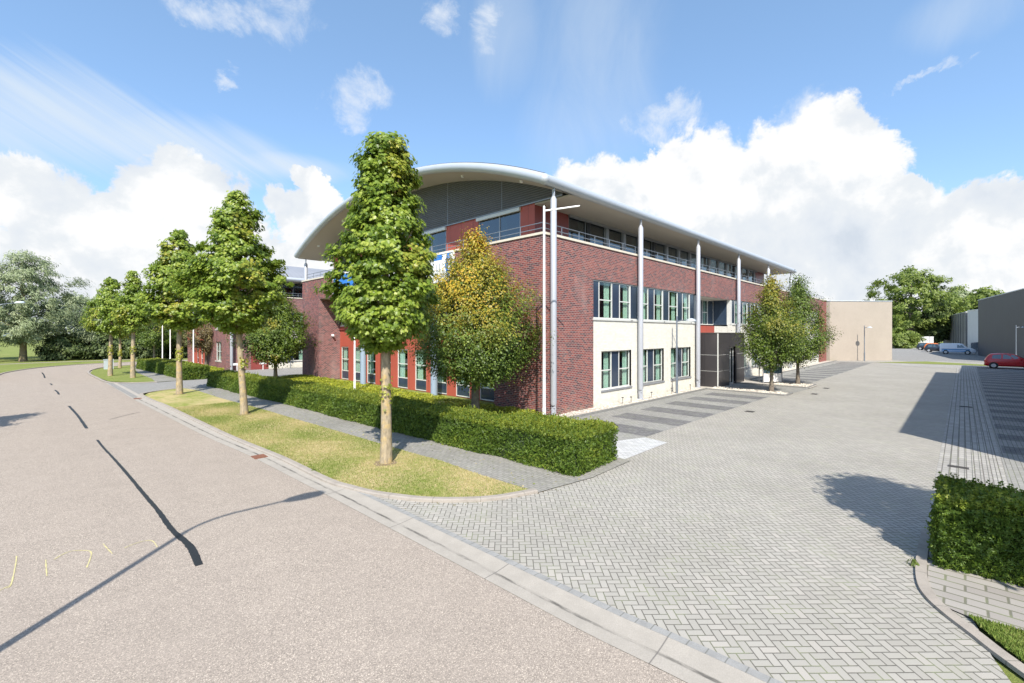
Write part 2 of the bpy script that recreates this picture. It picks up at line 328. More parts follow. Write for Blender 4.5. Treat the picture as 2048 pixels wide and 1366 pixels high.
M['cream_wall']=plain('off_white_wall',(.66,.64,.61),.7,0,.05,1)
M['bark_maple']=barkmat('maple_bark',(.40,.32,.21),(.52,.36,.12))
M['bark_dark']=barkmat('grey_bark',(.20,.165,.13),(.26,.24,.17))
M['bark_willow']=barkmat('willow_bark',(.27,.21,.13),(.36,.28,.12))
M['maple']=leafmat('maple_leaves',[(0,(.07,.12,.018)),(.35,(.165,.24,.03)),(.8,(.29,.36,.05)),(1,(.43,.47,.10))],.38,.38,[(0,(.16,.17,.02)),(.6,(.34,.30,.04)),(1,(.45,.33,.05))])
M['hornbeam']=leafmat('hornbeam_leaves',[(0,(.045,.08,.012)),(.5,(.10,.155,.022)),(1,(.22,.285,.045))],.3,.45,[(0,(.24,.22,.025)),(.45,(.46,.36,.03)),(.8,(.58,.34,.035)),(1,(.52,.19,.03))])
M['brown_leaf']=leafmat('brownish_leaves',[(0,(.09,.07,.03)),(.5,(.17,.13,.06)),(1,(.22,.20,.07))],.3,.5)
M['willow']=leafmat('willow_leaves',[(0,(.13,.165,.08)),(.5,(.25,.30,.15)),(1,(.42,.46,.28))],.3,.5)
M['wood']=leafmat('woodland_leaves',[(0,(.04,.06,.02)),(.5,(.085,.12,.035)),(1,(.18,.22,.075))],.25,.55)
M['lime_leaf']=leafmat('fresh_leaves',[(0,(.08,.115,.022)),(.5,(.15,.20,.035)),(1,(.28,.33,.08))],.35,.5)
M['yew']=leafmat('yew_needles',[(0,(.05,.095,.014)),(.5,(.10,.165,.022)),(.85,(.17,.24,.03)),(1,(.28,.32,.05))],.25,.45,[(0,(.16,.21,.02)),(1,(.36,.38,.05))])
M['cover']=leafmat('yellow_green_cover_leaves',[(0,(.20,.24,.02)),(.5,(.36,.39,.035)),(1,(.52,.50,.07))],.35,.5)
M['blade']=leafmat('grass_blades',[(0,(.14,.20,.03)),(.45,(.25,.29,.07)),(.7,(.46,.39,.17)),(1,(.56,.46,.26))],.3,.6)
M['blade_g']=leafmat('green_grass_blades',[(0,(.11,.19,.03)),(.6,(.2,.28,.05)),(1,(.36,.34,.12))],.3,.6)
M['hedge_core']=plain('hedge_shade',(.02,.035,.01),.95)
M['red_paint']=plain('red_car_paint',(.46,.014,.02),.22,0,.03,1,spec=.7)
M['white_car']=plain('white_van_paint',(.78,.80,.84),.25,0,.02,1)
M['blue_car']=plain('blue_stripe_paint',(.06,.30,.62),.25,0,.03,1)
M['dark_car']=plain('dark_car_paint',(.025,.03,.04),.2,0,.03,1,spec=.7)
M['orange_car']=plain('orange_car_paint',(.60,.16,.03),.25,0,.03,1)
M['car_glass']=plain('car_window_glass',(.05,.09,.12),.05,0,.05,1,spec=1)
M['tyre']=plain('tyre_rubber',(.02,.02,.02),.8); M['rim']=plain('wheel_rim',(.55,.56,.58),.3,.5)
M['lamp_red']=plain('red_tail_lamp',(.45,.01,.01),.2)

# ---------------- geometry helpers ----------------
class MB:
    def __init__(s): s.v=[]; s.f=[]; s.uv=None
    def add(s,vs,fs):
        o=len(s.v); s.v+=[tuple(p) for p in vs]; s.f+=[tuple(i+o for i in f) for f in fs]; return s
    def box(s,x0,x1,y0,y1,z0,z1):
        if x0>x1:x0,x1=x1,x0
        if y0>y1:y0,y1=y1,y0
        return s.add([(x0,y0,z0),(x1,y0,z0),(x1,y1,z0),(x0,y1,z0),(x0,y0,z1),(x1,y0,z1),(x1,y1,z1),(x0,y1,z1)],
              [(0,3,2,1),(4,5,6,7),(0,1,5,4),(1,2,6,5),(2,3,7,6),(3,0,4,7)])
    def tube(s,pts,r,n=12,cap=True):
        pts=[Vector(p) for p in pts]; rs=r if isinstance(r,(list,tuple)) else [r]*len(pts); rings=[]; vs=[];fs=[]
        up=Vector((0,0,1)); prev=None
        for i,p in enumerate(pts):
            t=(pts[min(i+1,len(pts)-1)]-pts[max(i-1,0)]).normalized()
            if prev is None:
                a=t.cross(up); a=a.normalized() if a.length>1e-4 else Vector((1,0,0))
            else: a=(prev-t*prev.dot(t)).normalized()
            prev=a; b=t.cross(a)
            vs+=[tuple(p+(a*math.cos(2*math.pi*k/n)+b*math.sin(2*math.pi*k/n))*rs[i]) for k in range(n)]
        for i in range(len(pts)-1):
            fs+=[(i*n+k,i*n+(k+1)%n,(i+1)*n+(k+1)%n,(i+1)*n+k) for k in range(n)]
        if cap: fs+=[tuple(range(n-1,-1,-1)),tuple((len(pts)-1)*n+k for k in range(n))]
        return s.add(vs,fs)
    def prism(s,poly,axis,a,b):
        """polygon extruded along axis: 'x' poly=(y,z), 'y' poly=(x,z), 'z' poly=(x,y)"""
        f={'x':lambda p,t:(t,p[0],p[1]),'y':lambda p,t:(p[0],t,p[1]),'z':lambda p,t:(p[0],p[1],t)}[axis]; n=len(poly)
        return s.add([f(p,a) for p in poly]+[f(p,b) for p in poly],[tuple(range(n-1,-1,-1)),tuple(range(n,2*n))]+[(k,(k+1)%n,n+(k+1)%n,n+k) for k in range(n)])
    def build(s,name,mat,parent=None,smooth=False,loc=None):
        me=bpy.data.meshes.new(name); me.from_pydata(s.v,[],s.f)
        if s.uv:
            ul=me.uv_layers.new(name='UVMap')
            for l in me.loops: ul.data[l.index].uv=s.uv[l.vertex_index]
        bm=bmesh.new(); bm.from_mesh(me); bmesh.ops.recalc_face_normals(bm,faces=bm.faces); bm.to_mesh(me); bm.free()
        if smooth:
            me.shade_smooth()
            try: me.set_sharp_from_angle(angle=R(35))
            except Exception: pass
        else: me.shade_flat()
        me.materials.append(M[mat]); o=bpy.data.objects.new(name,me); col.objects.link(o)
        if parent: o.parent=parent
        if loc: o.location=loc
        return o
def tag(o,label=None,cat=None,group=None,kind=None):
    if label:o['label']=label
    if cat:o['category']=cat
    if group:o['group']=group
    if kind:o['kind']=kind
    return o
def thing(name,loc,label,cat,group=None,rz=0):
    o=bpy.data.objects.new(name,None); col.objects.link(o); o.location=loc; o.rotation_euler=(0,0,rz); o.empty_display_size=.3
    return tag(o,label,cat,group)
def copy_thing(o,loc,rz,label):
    c=o.copy(); col.objects.link(c); c.location=loc; c.rotation_euler=(0,0,rz); c['label']=label
    for ch in o.children:
        k=ch.copy(); col.objects.link(k); k.parent=c
        for g in ch.children:
            q=g.copy(); col.objects.link(q); q.parent=k
    return c
def sheet(name,poly,z,mat,kind='structure'):
    from mathutils.geometry import tessellate_polygon
    tri=tessellate_polygon([[Vector((x,y,0)) for x,y in poly]])
    o=MB().add([(x,y,z) for x,y in poly],[t for t in tri]).build(name,mat)
    if o.data.polygons[0].normal.z<0: o.data.flip_normals()
    return tag(o,kind=kind) if kind else o
def multisheet(name,polys,z,mat):
    m=MB()
    for p in polys: m.add([(x,y,z) for x,y in p],[tuple(range(len(p)))])
    o=m.build(name,mat); return tag(o,kind='structure')
def offset(pts,dist):
    out=[]
    for i in range(len(pts)):
        a=pts[max(i-1,0)]; b=pts[min(i+1,len(pts)-1)]; dx,dy=b[0]-a[0],b[1]-a[1]; L=math.hypot(dx,dy)
        di=dist[i] if isinstance(dist,(list,tuple)) else dist
        out.append((pts[i][0]-dy/L*di,pts[i][1]+dx/L*di))
    return out
def smoothline(pts,n=4):
    P=np.array([pts[0]]+list(pts)+[pts[-1]],float); out=[]
    for i in range(1,len(P)-2):
        for k in range(n):
            t=k/n; a,b,c,d_=P[i-1],P[i],P[i+1],P[i+2]
            out.append(tuple(.5*((2*b)+(-a+c)*t+(2*a-5*b+4*c-d_)*t*t+(-a+3*b-3*c+d_)*t**3)))
    out.append(tuple(P[-2])); return out
def strip(name,pts,w0,w1,prof,mat,n=4):
    """ribbon along pts from side offset w0 to w1; prof = list of (fraction across, z)"""
    pts=smoothline(pts,n); m=MB(); m.uv=[]; k=len(prof); L=0
    lines=[offset(pts,w0+(w1-w0)*f) for f,z in prof]
    for i in range(len(pts)):
        if i: L+=math.dist(pts[i],pts[i-1])
        for j,(f,z) in enumerate(prof):
            m.v.append((lines[j][i][0],lines[j][i][1],z)); m.uv.append((f,L))
    for i in range(len(pts)-1):
        for j in range(k-1): m.f.append((i*k+j,i*k+j+1,(i+1)*k+j+1,(i+1)*k+j))
    return tag(m.build(name,mat),kind='structure')

def leafmesh(name,P,Nrm,size,tmpl,faces,mat,parent,rnd,tip=None,T=None,fold=.25):
    """one mesh holding many leaf blades; tmpl = 2D outline points (x across, y along)"""
    n=len(P); P=np.asarray(P,float); Nrm=Nrm/np.linalg.norm(Nrm,axis=1,keepdims=True)
    if T is None: T=rng.normal(size=(n,3))
    T=T-Nrm*(T*Nrm).sum(1,keepdims=True); T/=np.linalg.norm(T,axis=1,keepdims=True)+1e-9
    B=np.cross(Nrm,T); t=np.asarray(tmpl,float); k=len(t)
    z=-fold*np.abs(t[:,0])-fold*.5*t[:,1]**2
    V=P[:,None,:]+size[:,None,None]*(t[None,:,0,None]*B[:,None,:]+t[None,:,1,None]*T[:,None,:]+z[None,:,None]*Nrm[:,None,:])
    V=V.reshape(-1,3); fl=[len(f) for f in faces]; flat=np.concatenate([np.array(f) for f in faces])
    loops=(flat[None,:]+np.arange(n)[:,None]*k).ravel(); st=np.concatenate([[0],np.cumsum(fl)[:-1]]); tot=sum(fl)
    starts=(st[None,:]+np.arange(n)[:,None]*tot).ravel()
    me=bpy.data.meshes.new(name); me.vertices.add(len(V)); me.vertices.foreach_set('co',V.astype(np.float32).ravel())
    me.loops.add(len(loops)); me.loops.foreach_set('vertex_index',loops.astype(np.int32))
    me.polygons.add(len(starts)); me.polygons.foreach_set('loop_start',starts.astype(np.int32))
    me.update(calc_edges=True)
    a=me.attributes.new('rnd','FLOAT','FACE'); a.data.foreach_set('value',np.repeat(rnd,len(faces)).astype(np.float32))
    if tip is not None:
        a=me.attributes.new('tip','FLOAT','FACE'); a.data.foreach_set('value',np.repeat(tip,len(faces)).astype(np.float32))
    me.materials.append(M[mat]); o=bpy.data.objects.new(name,me); col.objects.link(o)
    if parent:o.parent=parent
    return o
LEAF=([(0,-.5),(.3,0),(0,.55),(-.3,0)],[(0,1,2),(0,2,3)])
MAPLE=([(0,-.45),(.22,-.42),(.52,-.18),(.3,-.02),(.5,.3),(.2,.22),(0,.58),(-.2,.22),(-.5,.3),(-.3,-.02),(-.52,-.18),(-.22,-.42)],
       [(0,1,3,5,6),(0,6,7,9,11),(1,2,3),(3,4,5),(7,8,9),(9,10,11)])
NARROW=([(0,-.5),(.13,0),(0,.55),(-.13,0)],[(0,1,2,3)])
SPRIG=([(0,-.6),(.07,0),(0,.6),(-.07,0),(.05,-.15),(.42,.12),(.05,.05),(-.05,-.15),(-.42,.12),(-.05,.05),(.03,.2),(.3,.45),(-.03,.2),(-.3,.45)],[(0,1,2,3),(4,5,6),(7,8,9),(10,11,2),(12,13,2)])
def interp(prof,z):
    return np.interp(z,[p[0] for p in prof],[p[1] for p in prof])
def crown(parent,prof,ncl,npc,leaf,mat,tmpl=LEAF,clr=.3,inner=.25,lobes=.16,updir=.6,tipfn=None,stretch=1.,name='crown',droop=0.,seed=0,squash=.7,center=(0,0),jit=.06):
    rg=np.random.default_rng(seed+11)
    z0,z1=prof[0][0],prof[-1][0]
    # clump centres, density proportional to radius
    zz=np.linspace(z0,z1,200); w=interp(prof,zz)+.12; cdf=np.cumsum(w)/w.sum()
    cz=np.interp(rg.random(ncl),cdf,zz); th=rg.random(ncl)*2*np.pi
    ph=rg.random(6)*6.28
    lob=1+lobes*(np.sin(3*th+ph[0]+cz*1.3)+.7*np.sin(5*th+ph[1]-cz*2.1)+.6*np.sin(2*th+cz*3.7+ph[2]))
    rr_=interp(prof,cz)*lob
    rho=np.where(rg.random(ncl)<inner,rg.random(ncl)**.5*.8,1-.16*rg.random(ncl)+jit*rg.normal(size=ncl))
    rho=rho*rr_
    C=np.stack([center[0]+rho*np.cos(th),center[1]+rho*np.sin(th),cz],1)
    out=np.stack([np.cos(th),np.sin(th),np.zeros(ncl)],1); ax=out*1.+np.array([0,0,updir]); ax/=np.linalg.norm(ax,axis=1,keepdims=True)
    crd=clr*(.6+.8*rg.random(ncl))
    idx=np.repeat(np.arange(ncl),npc); n=len(idx)
    off=rg.normal(size=(n,3)); off/=np.linalg.norm(off,axis=1,keepdims=True); off*=(rg.random(n)**.45)[:,None]
    off[:,2]*=squash
    al=rg.random(n)*2-1
    P=C[idx]+off*crd[idx][:,None]+ax[idx]*(al*crd[idx]*(stretch-1))[:,None]
    Nn=out[idx]*.75+np.array([0,0,.65])+off*.45+rg.normal(size=(n,3))*.32
    T=out[idx]*.8+np.array([0,0,-droop])+rg.normal(size=(n,3))*.5
    crn=rg.random(ncl)*.45
    rnd=np.clip(crn[idx]*1.15+rg.random(n)*.6-.05,0,1)
    tip=None
    if tipfn is not None: tip=np.clip(tipfn(P,rg),0,1)
    return leafmesh(name,P,Nn,leaf*(.65+.7*rg.random(n)),tmpl[0],tmpl[1],mat,parent,rnd,tip,T)
def trunkmesh(parent,h,r0,top,mat,lean=(0,0),limbs=(),name='trunk',seed=0,flare=1.15):
    rg=random.Random(seed); m=MB(); pts=[];rs=[]
    n=9
    for i in range(n+1):
        t=i/n; z=t*top; wob=.02*math.sin(t*7+seed)
        pts.append((lean[0]*t+wob,lean[1]*t+wob*.6,z)); rs.append(max(.012,r0*(1-t)**.6*(1 if i else flare)+.01))
    m.tube([(pts[0][0],pts[0][1],-.1)]+pts,[rs[0]*1.05]+rs,12)
    for z,L,th,rise in limbs:
        t=z/top; r=r0*(1-t)**.75*.5+.012; bx,by=lean[0]*t,lean[1]*t
        p=[]
        for k in range(5):
            s=k/4; p.append((bx+math.cos(th)*L*s,by+math.sin(th)*L*s,z+rise*(s**1.3)))
        m.tube(p,[r*(1-.8*k/4) for k in range(5)],7)
    return m.build(name,mat,parent,True)

# ---------------- ground ----------------
sheet('ground',[(-900,-900),(900,-900),(900,900),(-900,900)],-.03,'lawn')
GR=[(-9.5,-45),(-9.65,-33),(-9.78,-22),(-9.88,-16),(-9.94,-12.6),(-9.97,-10.4),(-10.05,-9.1),(-10.1,-6.4),(-10.17,-3.2),(-10.25,-1.),(-10.36,2.2),(-10.62,5.8),(-10.8,10.2),(-11.0,15.4),(-11.15,19.1),(-11.33,27.3),(-11.6,36),(-11.75,42),(-11.35,46.5),(-10.1,50.5),(-7.5,53),(-2.5,54),(15,54.5),(80,55)]
FAR=[(80,61),(0,60),(-7,59.6),(-11.5,58.2),(-14.6,55),(-16.4,50),(-17.1,44.8),(-17.3,30),(-17.2,0),(-17.1,-45)]
sheet('road',smoothline(GR,3)+smoothline(FAR,3),0,'road')
strip('gutter',GR,0,-.5,[(0,.004),(.15,.006),(.42,-.008+.014),(.7,.018),(1,.035)],'gutter')
sheet('forecourt_paving',[(-9.3,-13.2),(-9.45,-10.4),(-9.55,-9.1),(-9.6,-6.4),(-9.68,-3.2),(-9.7,-1.0),(-5,-1),(-5.3,-5.7),(-3.4,-5.7),(-3.2,-.95),(58,-.95),(75,-10.),(75,-24),(-3.8,-24),(-3.8,-12.0),(-7.3,-12.6)],.01,'herr')
strip('edge_setts',GR[3:11],-.5,-.62,[(0,.036),(1,.03)],'soldier')
# footpath and verge with kerb
KO=[(-10.72,20.6),(-10.62,17),(-10.5,15.2),(-10.34,9.7),(-10.2,5.3),(-10.02,2.4),(-9.93,.9),(-9.88,-1.7),(-9.74,-2.55),(-9.58,-3.2),(-9.32,-3.8),(-8.95,-4.45),(-8.38,-5.05),(-7.8,-5.45),(-6.92,-5.75)]
KI=offset(KO,[-.02]*0+.17 if False else .17)
def up(pts,z): return [(x,y,z) for x,y in pts]
WE=[(-6.92,-5.7),(-6.96,-4.7),(-6.98,-3.8),(-6.9,-2.2),(-7.0,-1.),(-7.1,1.6),(-7.25,5),(-7.4,8.2),(-7.5,11.1),(-7.7,13.7),(-7.85,16.3),(-7.95,21.3),(-8.3,22.9)]
sheet('footpath',[(-6.92,-5.75),(-5.2,-6.0),(-3.25,-5.9),(-3.0,2),(-5.2,24),(-8.4,23.2),(-8.7,15),(-8.3,5),(-7.9,-1),(-7.8,-4.2),(-7.35,-5.35)],.03,'walk')
strip('kerb',[(-8.4,23.1),(-9.6,22.4),(-10.4,21.6)]+KO,0,.17,[(0,0),(.02,.06),(.25,.075),(1,.07),(1.01,.03)],'kerb')
VG=[(-8.45,23.0),(-9.5,22.3),(-10.2,21.5),(-10.5,20.5)]+[(x+.15,y+.06) for x,y in KO[1:-1]]
VPOLY=VG+WE
sheet('verge',VPOLY,.036,'verge')
# driveway between the two plots
sheet('driveway',[(-11.1,19.4),(-10.7,20.6),(-10.4,21.6),(-9.6,22.4),(-8.4,23.1),(-6.5,23.3),(-5.2,24.1),(-3.6,24.9),(-3.4,26),(60,26),(60,36.2),(-2.4,36.3),(-5.6,29.6),(-7.3,28.9),(-8.7,28.6),(-10,29.1),(-11.1,30.6),(-11.35,31.5),(-11.3,27.3),(-11.15,22)],.016,'drive')
V2=[(-11.2,31.3),(-11.5,36),(-11.65,41.8),(-11.25,46.2),(-10.0,50.2),(-7.5,52.6),(-8.3,45),(-8.75,39),(-8.7,32),(-8.9,28.9),(-10.1,29.4)]
sheet('verge_beyond_driveway',V2,.06,'lawn')
strip('kerb_beyond_driveway',[(-8.8,28.75),(-10.1,29.2),(-11.2,30.9),(-11.5,36),(-11.68,41.8),(-11.3,46.3),(-10.05,50.4),(-7.5,52.8)],0,.15,[(0,.0),(.02,.075),(1,.075),(1.01,.03)],'kerb')
sheet('footpath_beyond_driveway',[(-8.9,28.9),(-8.7,32),(-8.75,39),(-8.3,45),(-7.5,52.6),(-4,53),(-5.5,45),(-5.3,36),(-5.4,29.6),(-7.3,28.9)],.026,'walk')
# far side
sheet('verge_across_road',[(-17.3,-45),(-17.35,0),(-17.45,30),(-17.25,44.8),(-16.55,50),(-14.7,55.2),(-11.6,58.5),(-7,59.9),(0,60.3),(80,61.5),(80,110),(-80,110),(-80,-45)],-.012,'lawn')
strip('far_kerb',[(-17.1,-45),(-17.2,0),(-17.3,30),(-17.1,44.8),(-16.4,50),(-14.6,55),(-11.5,58.2),(-7,59.6),(0,60)],0,.15,[(0,.0),(.02,.06),(1,.06),(1.01,-.02)],'kerb')
strip('light_path',[(-60,50),(-35,60),(-20,64.5),(-10,66.5),(10,67)],0,1.2,[(0,.0),(1,.0)],'kerb')
# gravel bed, bays and stripes along the side wall
sheet('gravel_bed',[(-3.2,-.88),(56,-.88),(56,.05),(-3.2,.05)],.02,'gravel')
strip('bed_kerb',[(-1.5,-.9),(14.6,-.9)],0,-.1,[(0,.012),(.02,.10),(1,.10),(1.02,.01)],'kerb_g',1)
strip('bed_kerb_beyond',[(22,-.9),(56,-.9)],0,-.1,[(0,.012),(.02,.09),(1,.09),(1.02,.01)],'kerb_g',1)
multisheet('parking_bays',[[(-2.6,-4.75),(14.1,-4.8),(14.1,-1.02),(-2.6,-1.02)],[(22.1,-4.8),(56,-4.8),(56,-1.02),(22.1,-1.02)]],.014,'rows')
multisheet('bay_stripes',[[(a,-4.75),(a+1.25,-4.75),(a+1.25,-1.85),(a,-1.85)] for a in [-.2+2.42*k for k in range(6)]+[23.+2.42*k for k in range(13)]],.018,'dark_rows')
sheet('white_sett_patch',[(-3.5,-5.7),(-.55,-5.65),(-.35,-4.76),(-2.6,-4.0),(-3.3,-3.6)],.0185,'white_rows')
# entrance path and tree islands
sheet('entrance_path',[(16.0,-5.3),(19.3,-5.5),(21.2,-1.0),(16.0,-1.0)],.018,'rows')
multisheet('tree_islands',[[(14.45,-5.25),(15.95,-5.3),(15.95,-.9),(14.45,-.9)],[(19.5,-5.5),(21.9,-5.5),(21.9,-.9),(20.0,-.9)]],.05,'gravel')
for a,b_ in ((14.4,15.95),(19.4,21.95)):
    strip('island_kerb',[(a,-.95),(a,-5.3),(a+.1,-5.4),(b_-.1,-5.4),(b_,-5.3),(b_,-.95)],0,.1,[(0,.01),(.02,.10),(1,.10),(1.02,.03)],'kerb_g',1)
# right hand band and bays
sheet('setts_band',[(-3.8,-13.1),(56,-13.35),(56,-12.0),(-5.05,-11.9),(-3.8,-12.05)],.016,'band_rows')
sheet('right_bays',[(-3.8,-13.12),(56,-13.38),(56,-18.5),(-3.8,-18.5)],.016,'rows')
multisheet('right_bay_stripes',[[(a,-18.4),(a+1.22,-18.4),(a+1.22,-13.2-.005*a),(a,-13.2-.005*a)] for a in [5.1+2.42*k for k in range(20)]],.02,'dark_rows')
mm=MB()
for k in range(1,8): mm.add([(-3.7,-11.98-.14*k,.0195),(55.9,-12.05-.155*k,.0195),(55.9,-12.065-.155*k,.0195),(-3.7,-11.991-.14*k,.0195)],[(0,1,2,3)])
tag(mm.build('band_joints','kerb_g'),kind='structure')
RK=[(-3.6,-11.86),(-5.06,-11.86),(-5.9,-11.91),(-6.35,-12.02),(-6.7,-12.21),(-7.0,-12.43),(-7.35,-12.68),(-7.9,-13.2),(-8.5,-14.2),(-9.0,-16),(-9.1,-24),(-9.0,-45)]
strip('corner_kerb',RK,0,.13,[(0,.0),(.02,.05),(1,.055),(1.02,.02)],'kerb')
sheet('corner_footpath',[(-3.6,-11.99),(-5.1,-11.99),(-5.95,-12.04),(-6.45,-12.2),(-6.55,-12.45),(-6.5,-13.2),(-6.5,-45),(-3.6,-45)],.03,'slabs')
RV=[(-6.55,-12.42),(-6.9,-12.6),(-7.3,-12.85),(-7.75,-13.3),(-8.35,-14.3),(-8.85,-16),(-8.95,-24),(-8.9,-45),(-6.5,-45),(-6.5,-13.2)]
sheet('corner_verge',RV,.05,'lawn')
sheet('yard',[(57,-9.2),(64,-9.4),(66,-19),(90,-22),(190,-34),(190,20),(120,16),(66,-5.)],.012,'drive')
sheet('grass_strip',[(55.8,-4.8),(62.5,-9.2),(59.3,-14.),(64,-19),(56.2,-19),(56.4,-12)],.024,'lawn')
sheet('rear_paving',[(49.5,-8),(54.8,-4.8),(55.3,-12),(54.8,-19),(50.5,-19)],.02,'band_rows')
# bitumen seams, chalk, drains
def seam(name,pts,w,mat,z=.005,jag=.3,n=14,w1=None):
    pts=smoothline(pts,n); rg=random.Random(len(pts)); m=MB(); m.uv=None; w1=w1 or w
    ws=[(w+(w1-w)*(k/len(pts))**2)*(1+jag*(rg.random()-.5)) for k,_ in enumerate(pts)]; a=offset(pts,[q/2 for q in ws]); b=offset(pts,[-q/2*(1+jag*(rg.random()-.5)) for q in ws])
    m.v=[(x,y,z) for x,y in a]+[(x,y,z) for x,y in b]; k=len(pts); m.f=[(i,i+1,k+i+1,k+i) for i in range(k-1)]
    return tag(m.build(name,mat),kind='structure')
seam('bitumen_seam',[(-13.25,7.92),(-13.2,6.4),(-13.12,4.75),(-13.03,2.6),(-12.95,.27),(-12.9,-1.1),(-12.88,-2.33),(-12.8,-3.3),(-12.84,-4.15)],.06,'tar',n=16,jag=.25,w1=.115)
for a,b_ in (((-13.63,18.4),(-13.37,10.65)),((-14.0,27.7),(-13.87,24.6)),((-14.18,33.2),(-14.11,31.8)),((-14.6,46.5),(-14.42,39.1))): seam('bitumen_seam',[a,((a[0]+b_[0])/2+.03,(a[1]+b_[1])/2),b_],.09,'tar')
seam('bitumen_seam',[(-12.6,12.4),(-11.9,13.3),(-11.5,13.7)],.03,'tar')
for L in ([(-14.78,-1.76),(-14.78,-2.19),(-14.80,-2.9),(-14.84,-3.0)],[(-14.8,-2.92),(-14.95,-3.06)],[(-14.46,-2.26),(-14.45,-2.94)],[(-14.37,-2.34),(-14.28,-2.21),(-14.18,-2.15),(-14.06,-2.23),(-13.95,-2.44),(-14.03,-3.03)],[(-13.79,-2.17),(-13.72,-2.73)],[(-13.56,-2.62),(-13.39,-2.53),(-13.21,-2.59),(-13.18,-2.96)]):
    seam('chalk_mark',L,.014,'chalk',.0045,.9,8)
def drain(name,x,y,w,l,mat,label,z=.03):
    m=MB().box(x-w/2,x+w/2,y-l/2,y+l/2,z-.03,z)
    for k in range(5): m.box(x-w*.42+k*w*.18,x-w*.36+k*w*.18,y-l*.42,y+l*.42,z+.001,z+.007)
    return tag(m.build(name,mat),label,'drain')
drain('gully_grate',-10.2,1.85,.33,.4,'rust','rusty square gully grate in the concrete gutter beside the grass verge',.022)
drain('gully_grate',-10.95,19.2,.33,.4,'rust','rusty gully grate in the gutter at the mouth of the driveway',.022)
drain('drain_cover',2.2,-12.3,.22,.4,'iron','dark drain cover in the sunlit sett band just before the large shadow',.025)
drain('drain_cover',16.2,-12.5,.3,.45,'iron','dark drain cover inside the shadowed sett band',.025)
drain('drain_cover',7.6,-5.6,.35,.35,'iron','dark square drain cover at the ends of the striped bays near the corner',.02)
drain('drain_cover',16.6,-6.3,.5,.3,'iron','dark drain cover on the setts in front of the entrance path',.02)
drain('drain_cover',20.4,-6.2,.5,.3,'iron','dark drain cover on the setts beyond the entrance path',.02)

# grass blades (mown, uneven)
def inside(P,poly):
    x,y=P[:,0],P[:,1]; r=np.zeros(len(P),bool); n=len(poly)
    for i in range(n):
        x1,y1=poly[i]; x2,y2=poly[(i+1)%n]
        c=((y1>y)!=(y2>y)); r^=c&(x<(x2-x1)*(y-y1)/((y2-y1) if y2!=y1 else 1e-9)+x1)
    return r
def blades(name,poly,n,h,mat,z,vmax=99):
    a=np.array(poly); P=rng.random((n*3,2))*(a.max(0)-a.min(0))+a.min(0); P=P[inside(P,poly)&(P[:,1]<vmax)][:n]; k=len(P)
    N=np.stack([rng.normal(size=k),rng.normal(size=k),.25+.3*rng.random(k)],1); T=np.stack([rng.normal(size=k)*.35,rng.normal(size=k)*.35,np.ones(k)],1)
    # patchy dryness of the turf itself
    dr=.5+.28*np.sin(P[:,0]*2.1+P[:,1]*.7)+.25*np.sin(P[:,1]*1.9-P[:,0]*1.3)
    o=leafmesh(name,np.column_stack([P,np.full(k,z)]),N,h*(.5+rng.random(k)),[(-.18,-.3),(.18,-.3),(0,.8)],[(0,1,2)],mat,None,np.clip(dr*.6+rng.random(k)*.45,0,1),None,T,0)
    return tag(o,kind='stuff')
blades('verge_grass',VPOLY,80000,.04,'blade',.038,14)
blades('corner_grass',RV[:5]+[(-6.5,-14.3)],30000,.04,'blade_g',.055)
def soil(x,y,r):
    p=[(x+r*(.75+.35*random.random())*math.cos(k*.35),y+r*(.75+.35*random.random())*math.sin(k*.35)) for k in range(18)]
    sheet('soil_patch',p,.041,'soil')
M['soil']=plain('bare_soil',(.20,.145,.095),.95,0,.4,12,.8,50)
for x,y in ((-8.06,-1.34),(-8.46,9.65),(-9.03,19.69)): soil(x,y,.34)
# weeds in the joints
def weed(x,y,z,s,label,cat='weed'):
    k=60; th=rng.random(k)*6.28; r=rng.random(k)*s
    P=np.column_stack([x+np.cos(th)*r*.6,y+np.sin(th)*r*.6,z+rng.random(k)*s*.5]); N=np.column_stack([np.cos(th),np.sin(th),np.full(k,.6)])
    T=np.column_stack([np.cos(th),np.sin(th),np.full(k,1.)])
    tag(leafmesh('weed',P,N,np.full(k,s*.55),NARROW[0],NARROW[1],'lime_leaf',None,rng.random(k),None,T),label,cat)
weed(-5.35,-11.85,.03,.13,'tuft of long grass at the kerb below the near right hedge corner')
weed(-9.75,-.75,.03,.12,'small weed growing in the gutter beside the grass verge')
weed(-9.55,-2.9,.03,.06,'tiny weed where the rounded kerb meets the setts')
LP=[(-6.9,-5.6),(-5.5,-5.9),(-5.8,2),(-6.4,12),(-7.0,22),(-8.1,22),(-7.4,10),(-6.95,0)]
def litter(name,poly,n,size,mat,z):
    a=np.array(poly); P=rng.random((n*4,2))*(a.max(0)-a.min(0))+a.min(0); P=P[inside(P,poly)][:n]; k=len(P)
    return tag(leafmesh(name,np.column_stack([P,np.full(k,z)]),rng.normal(size=(k,3))*.25+[0,0,1],size*(.5+rng.random(k)),LEAF[0],LEAF[1],mat,None,rng.random(k),None,None,.3),kind='stuff')
litter('fallen_leaves',LP,420,.05,'blade',.042)
litter('kerb_litter',[(-9.62,-4.5),(-9.4,-4.5),(-8.3,-5.3),(-6.5,-6.0),(-6.4,-5.8),(-8.2,-5.15),(-9.3,-4.2)],160,.035,'brown_leaf',.02)
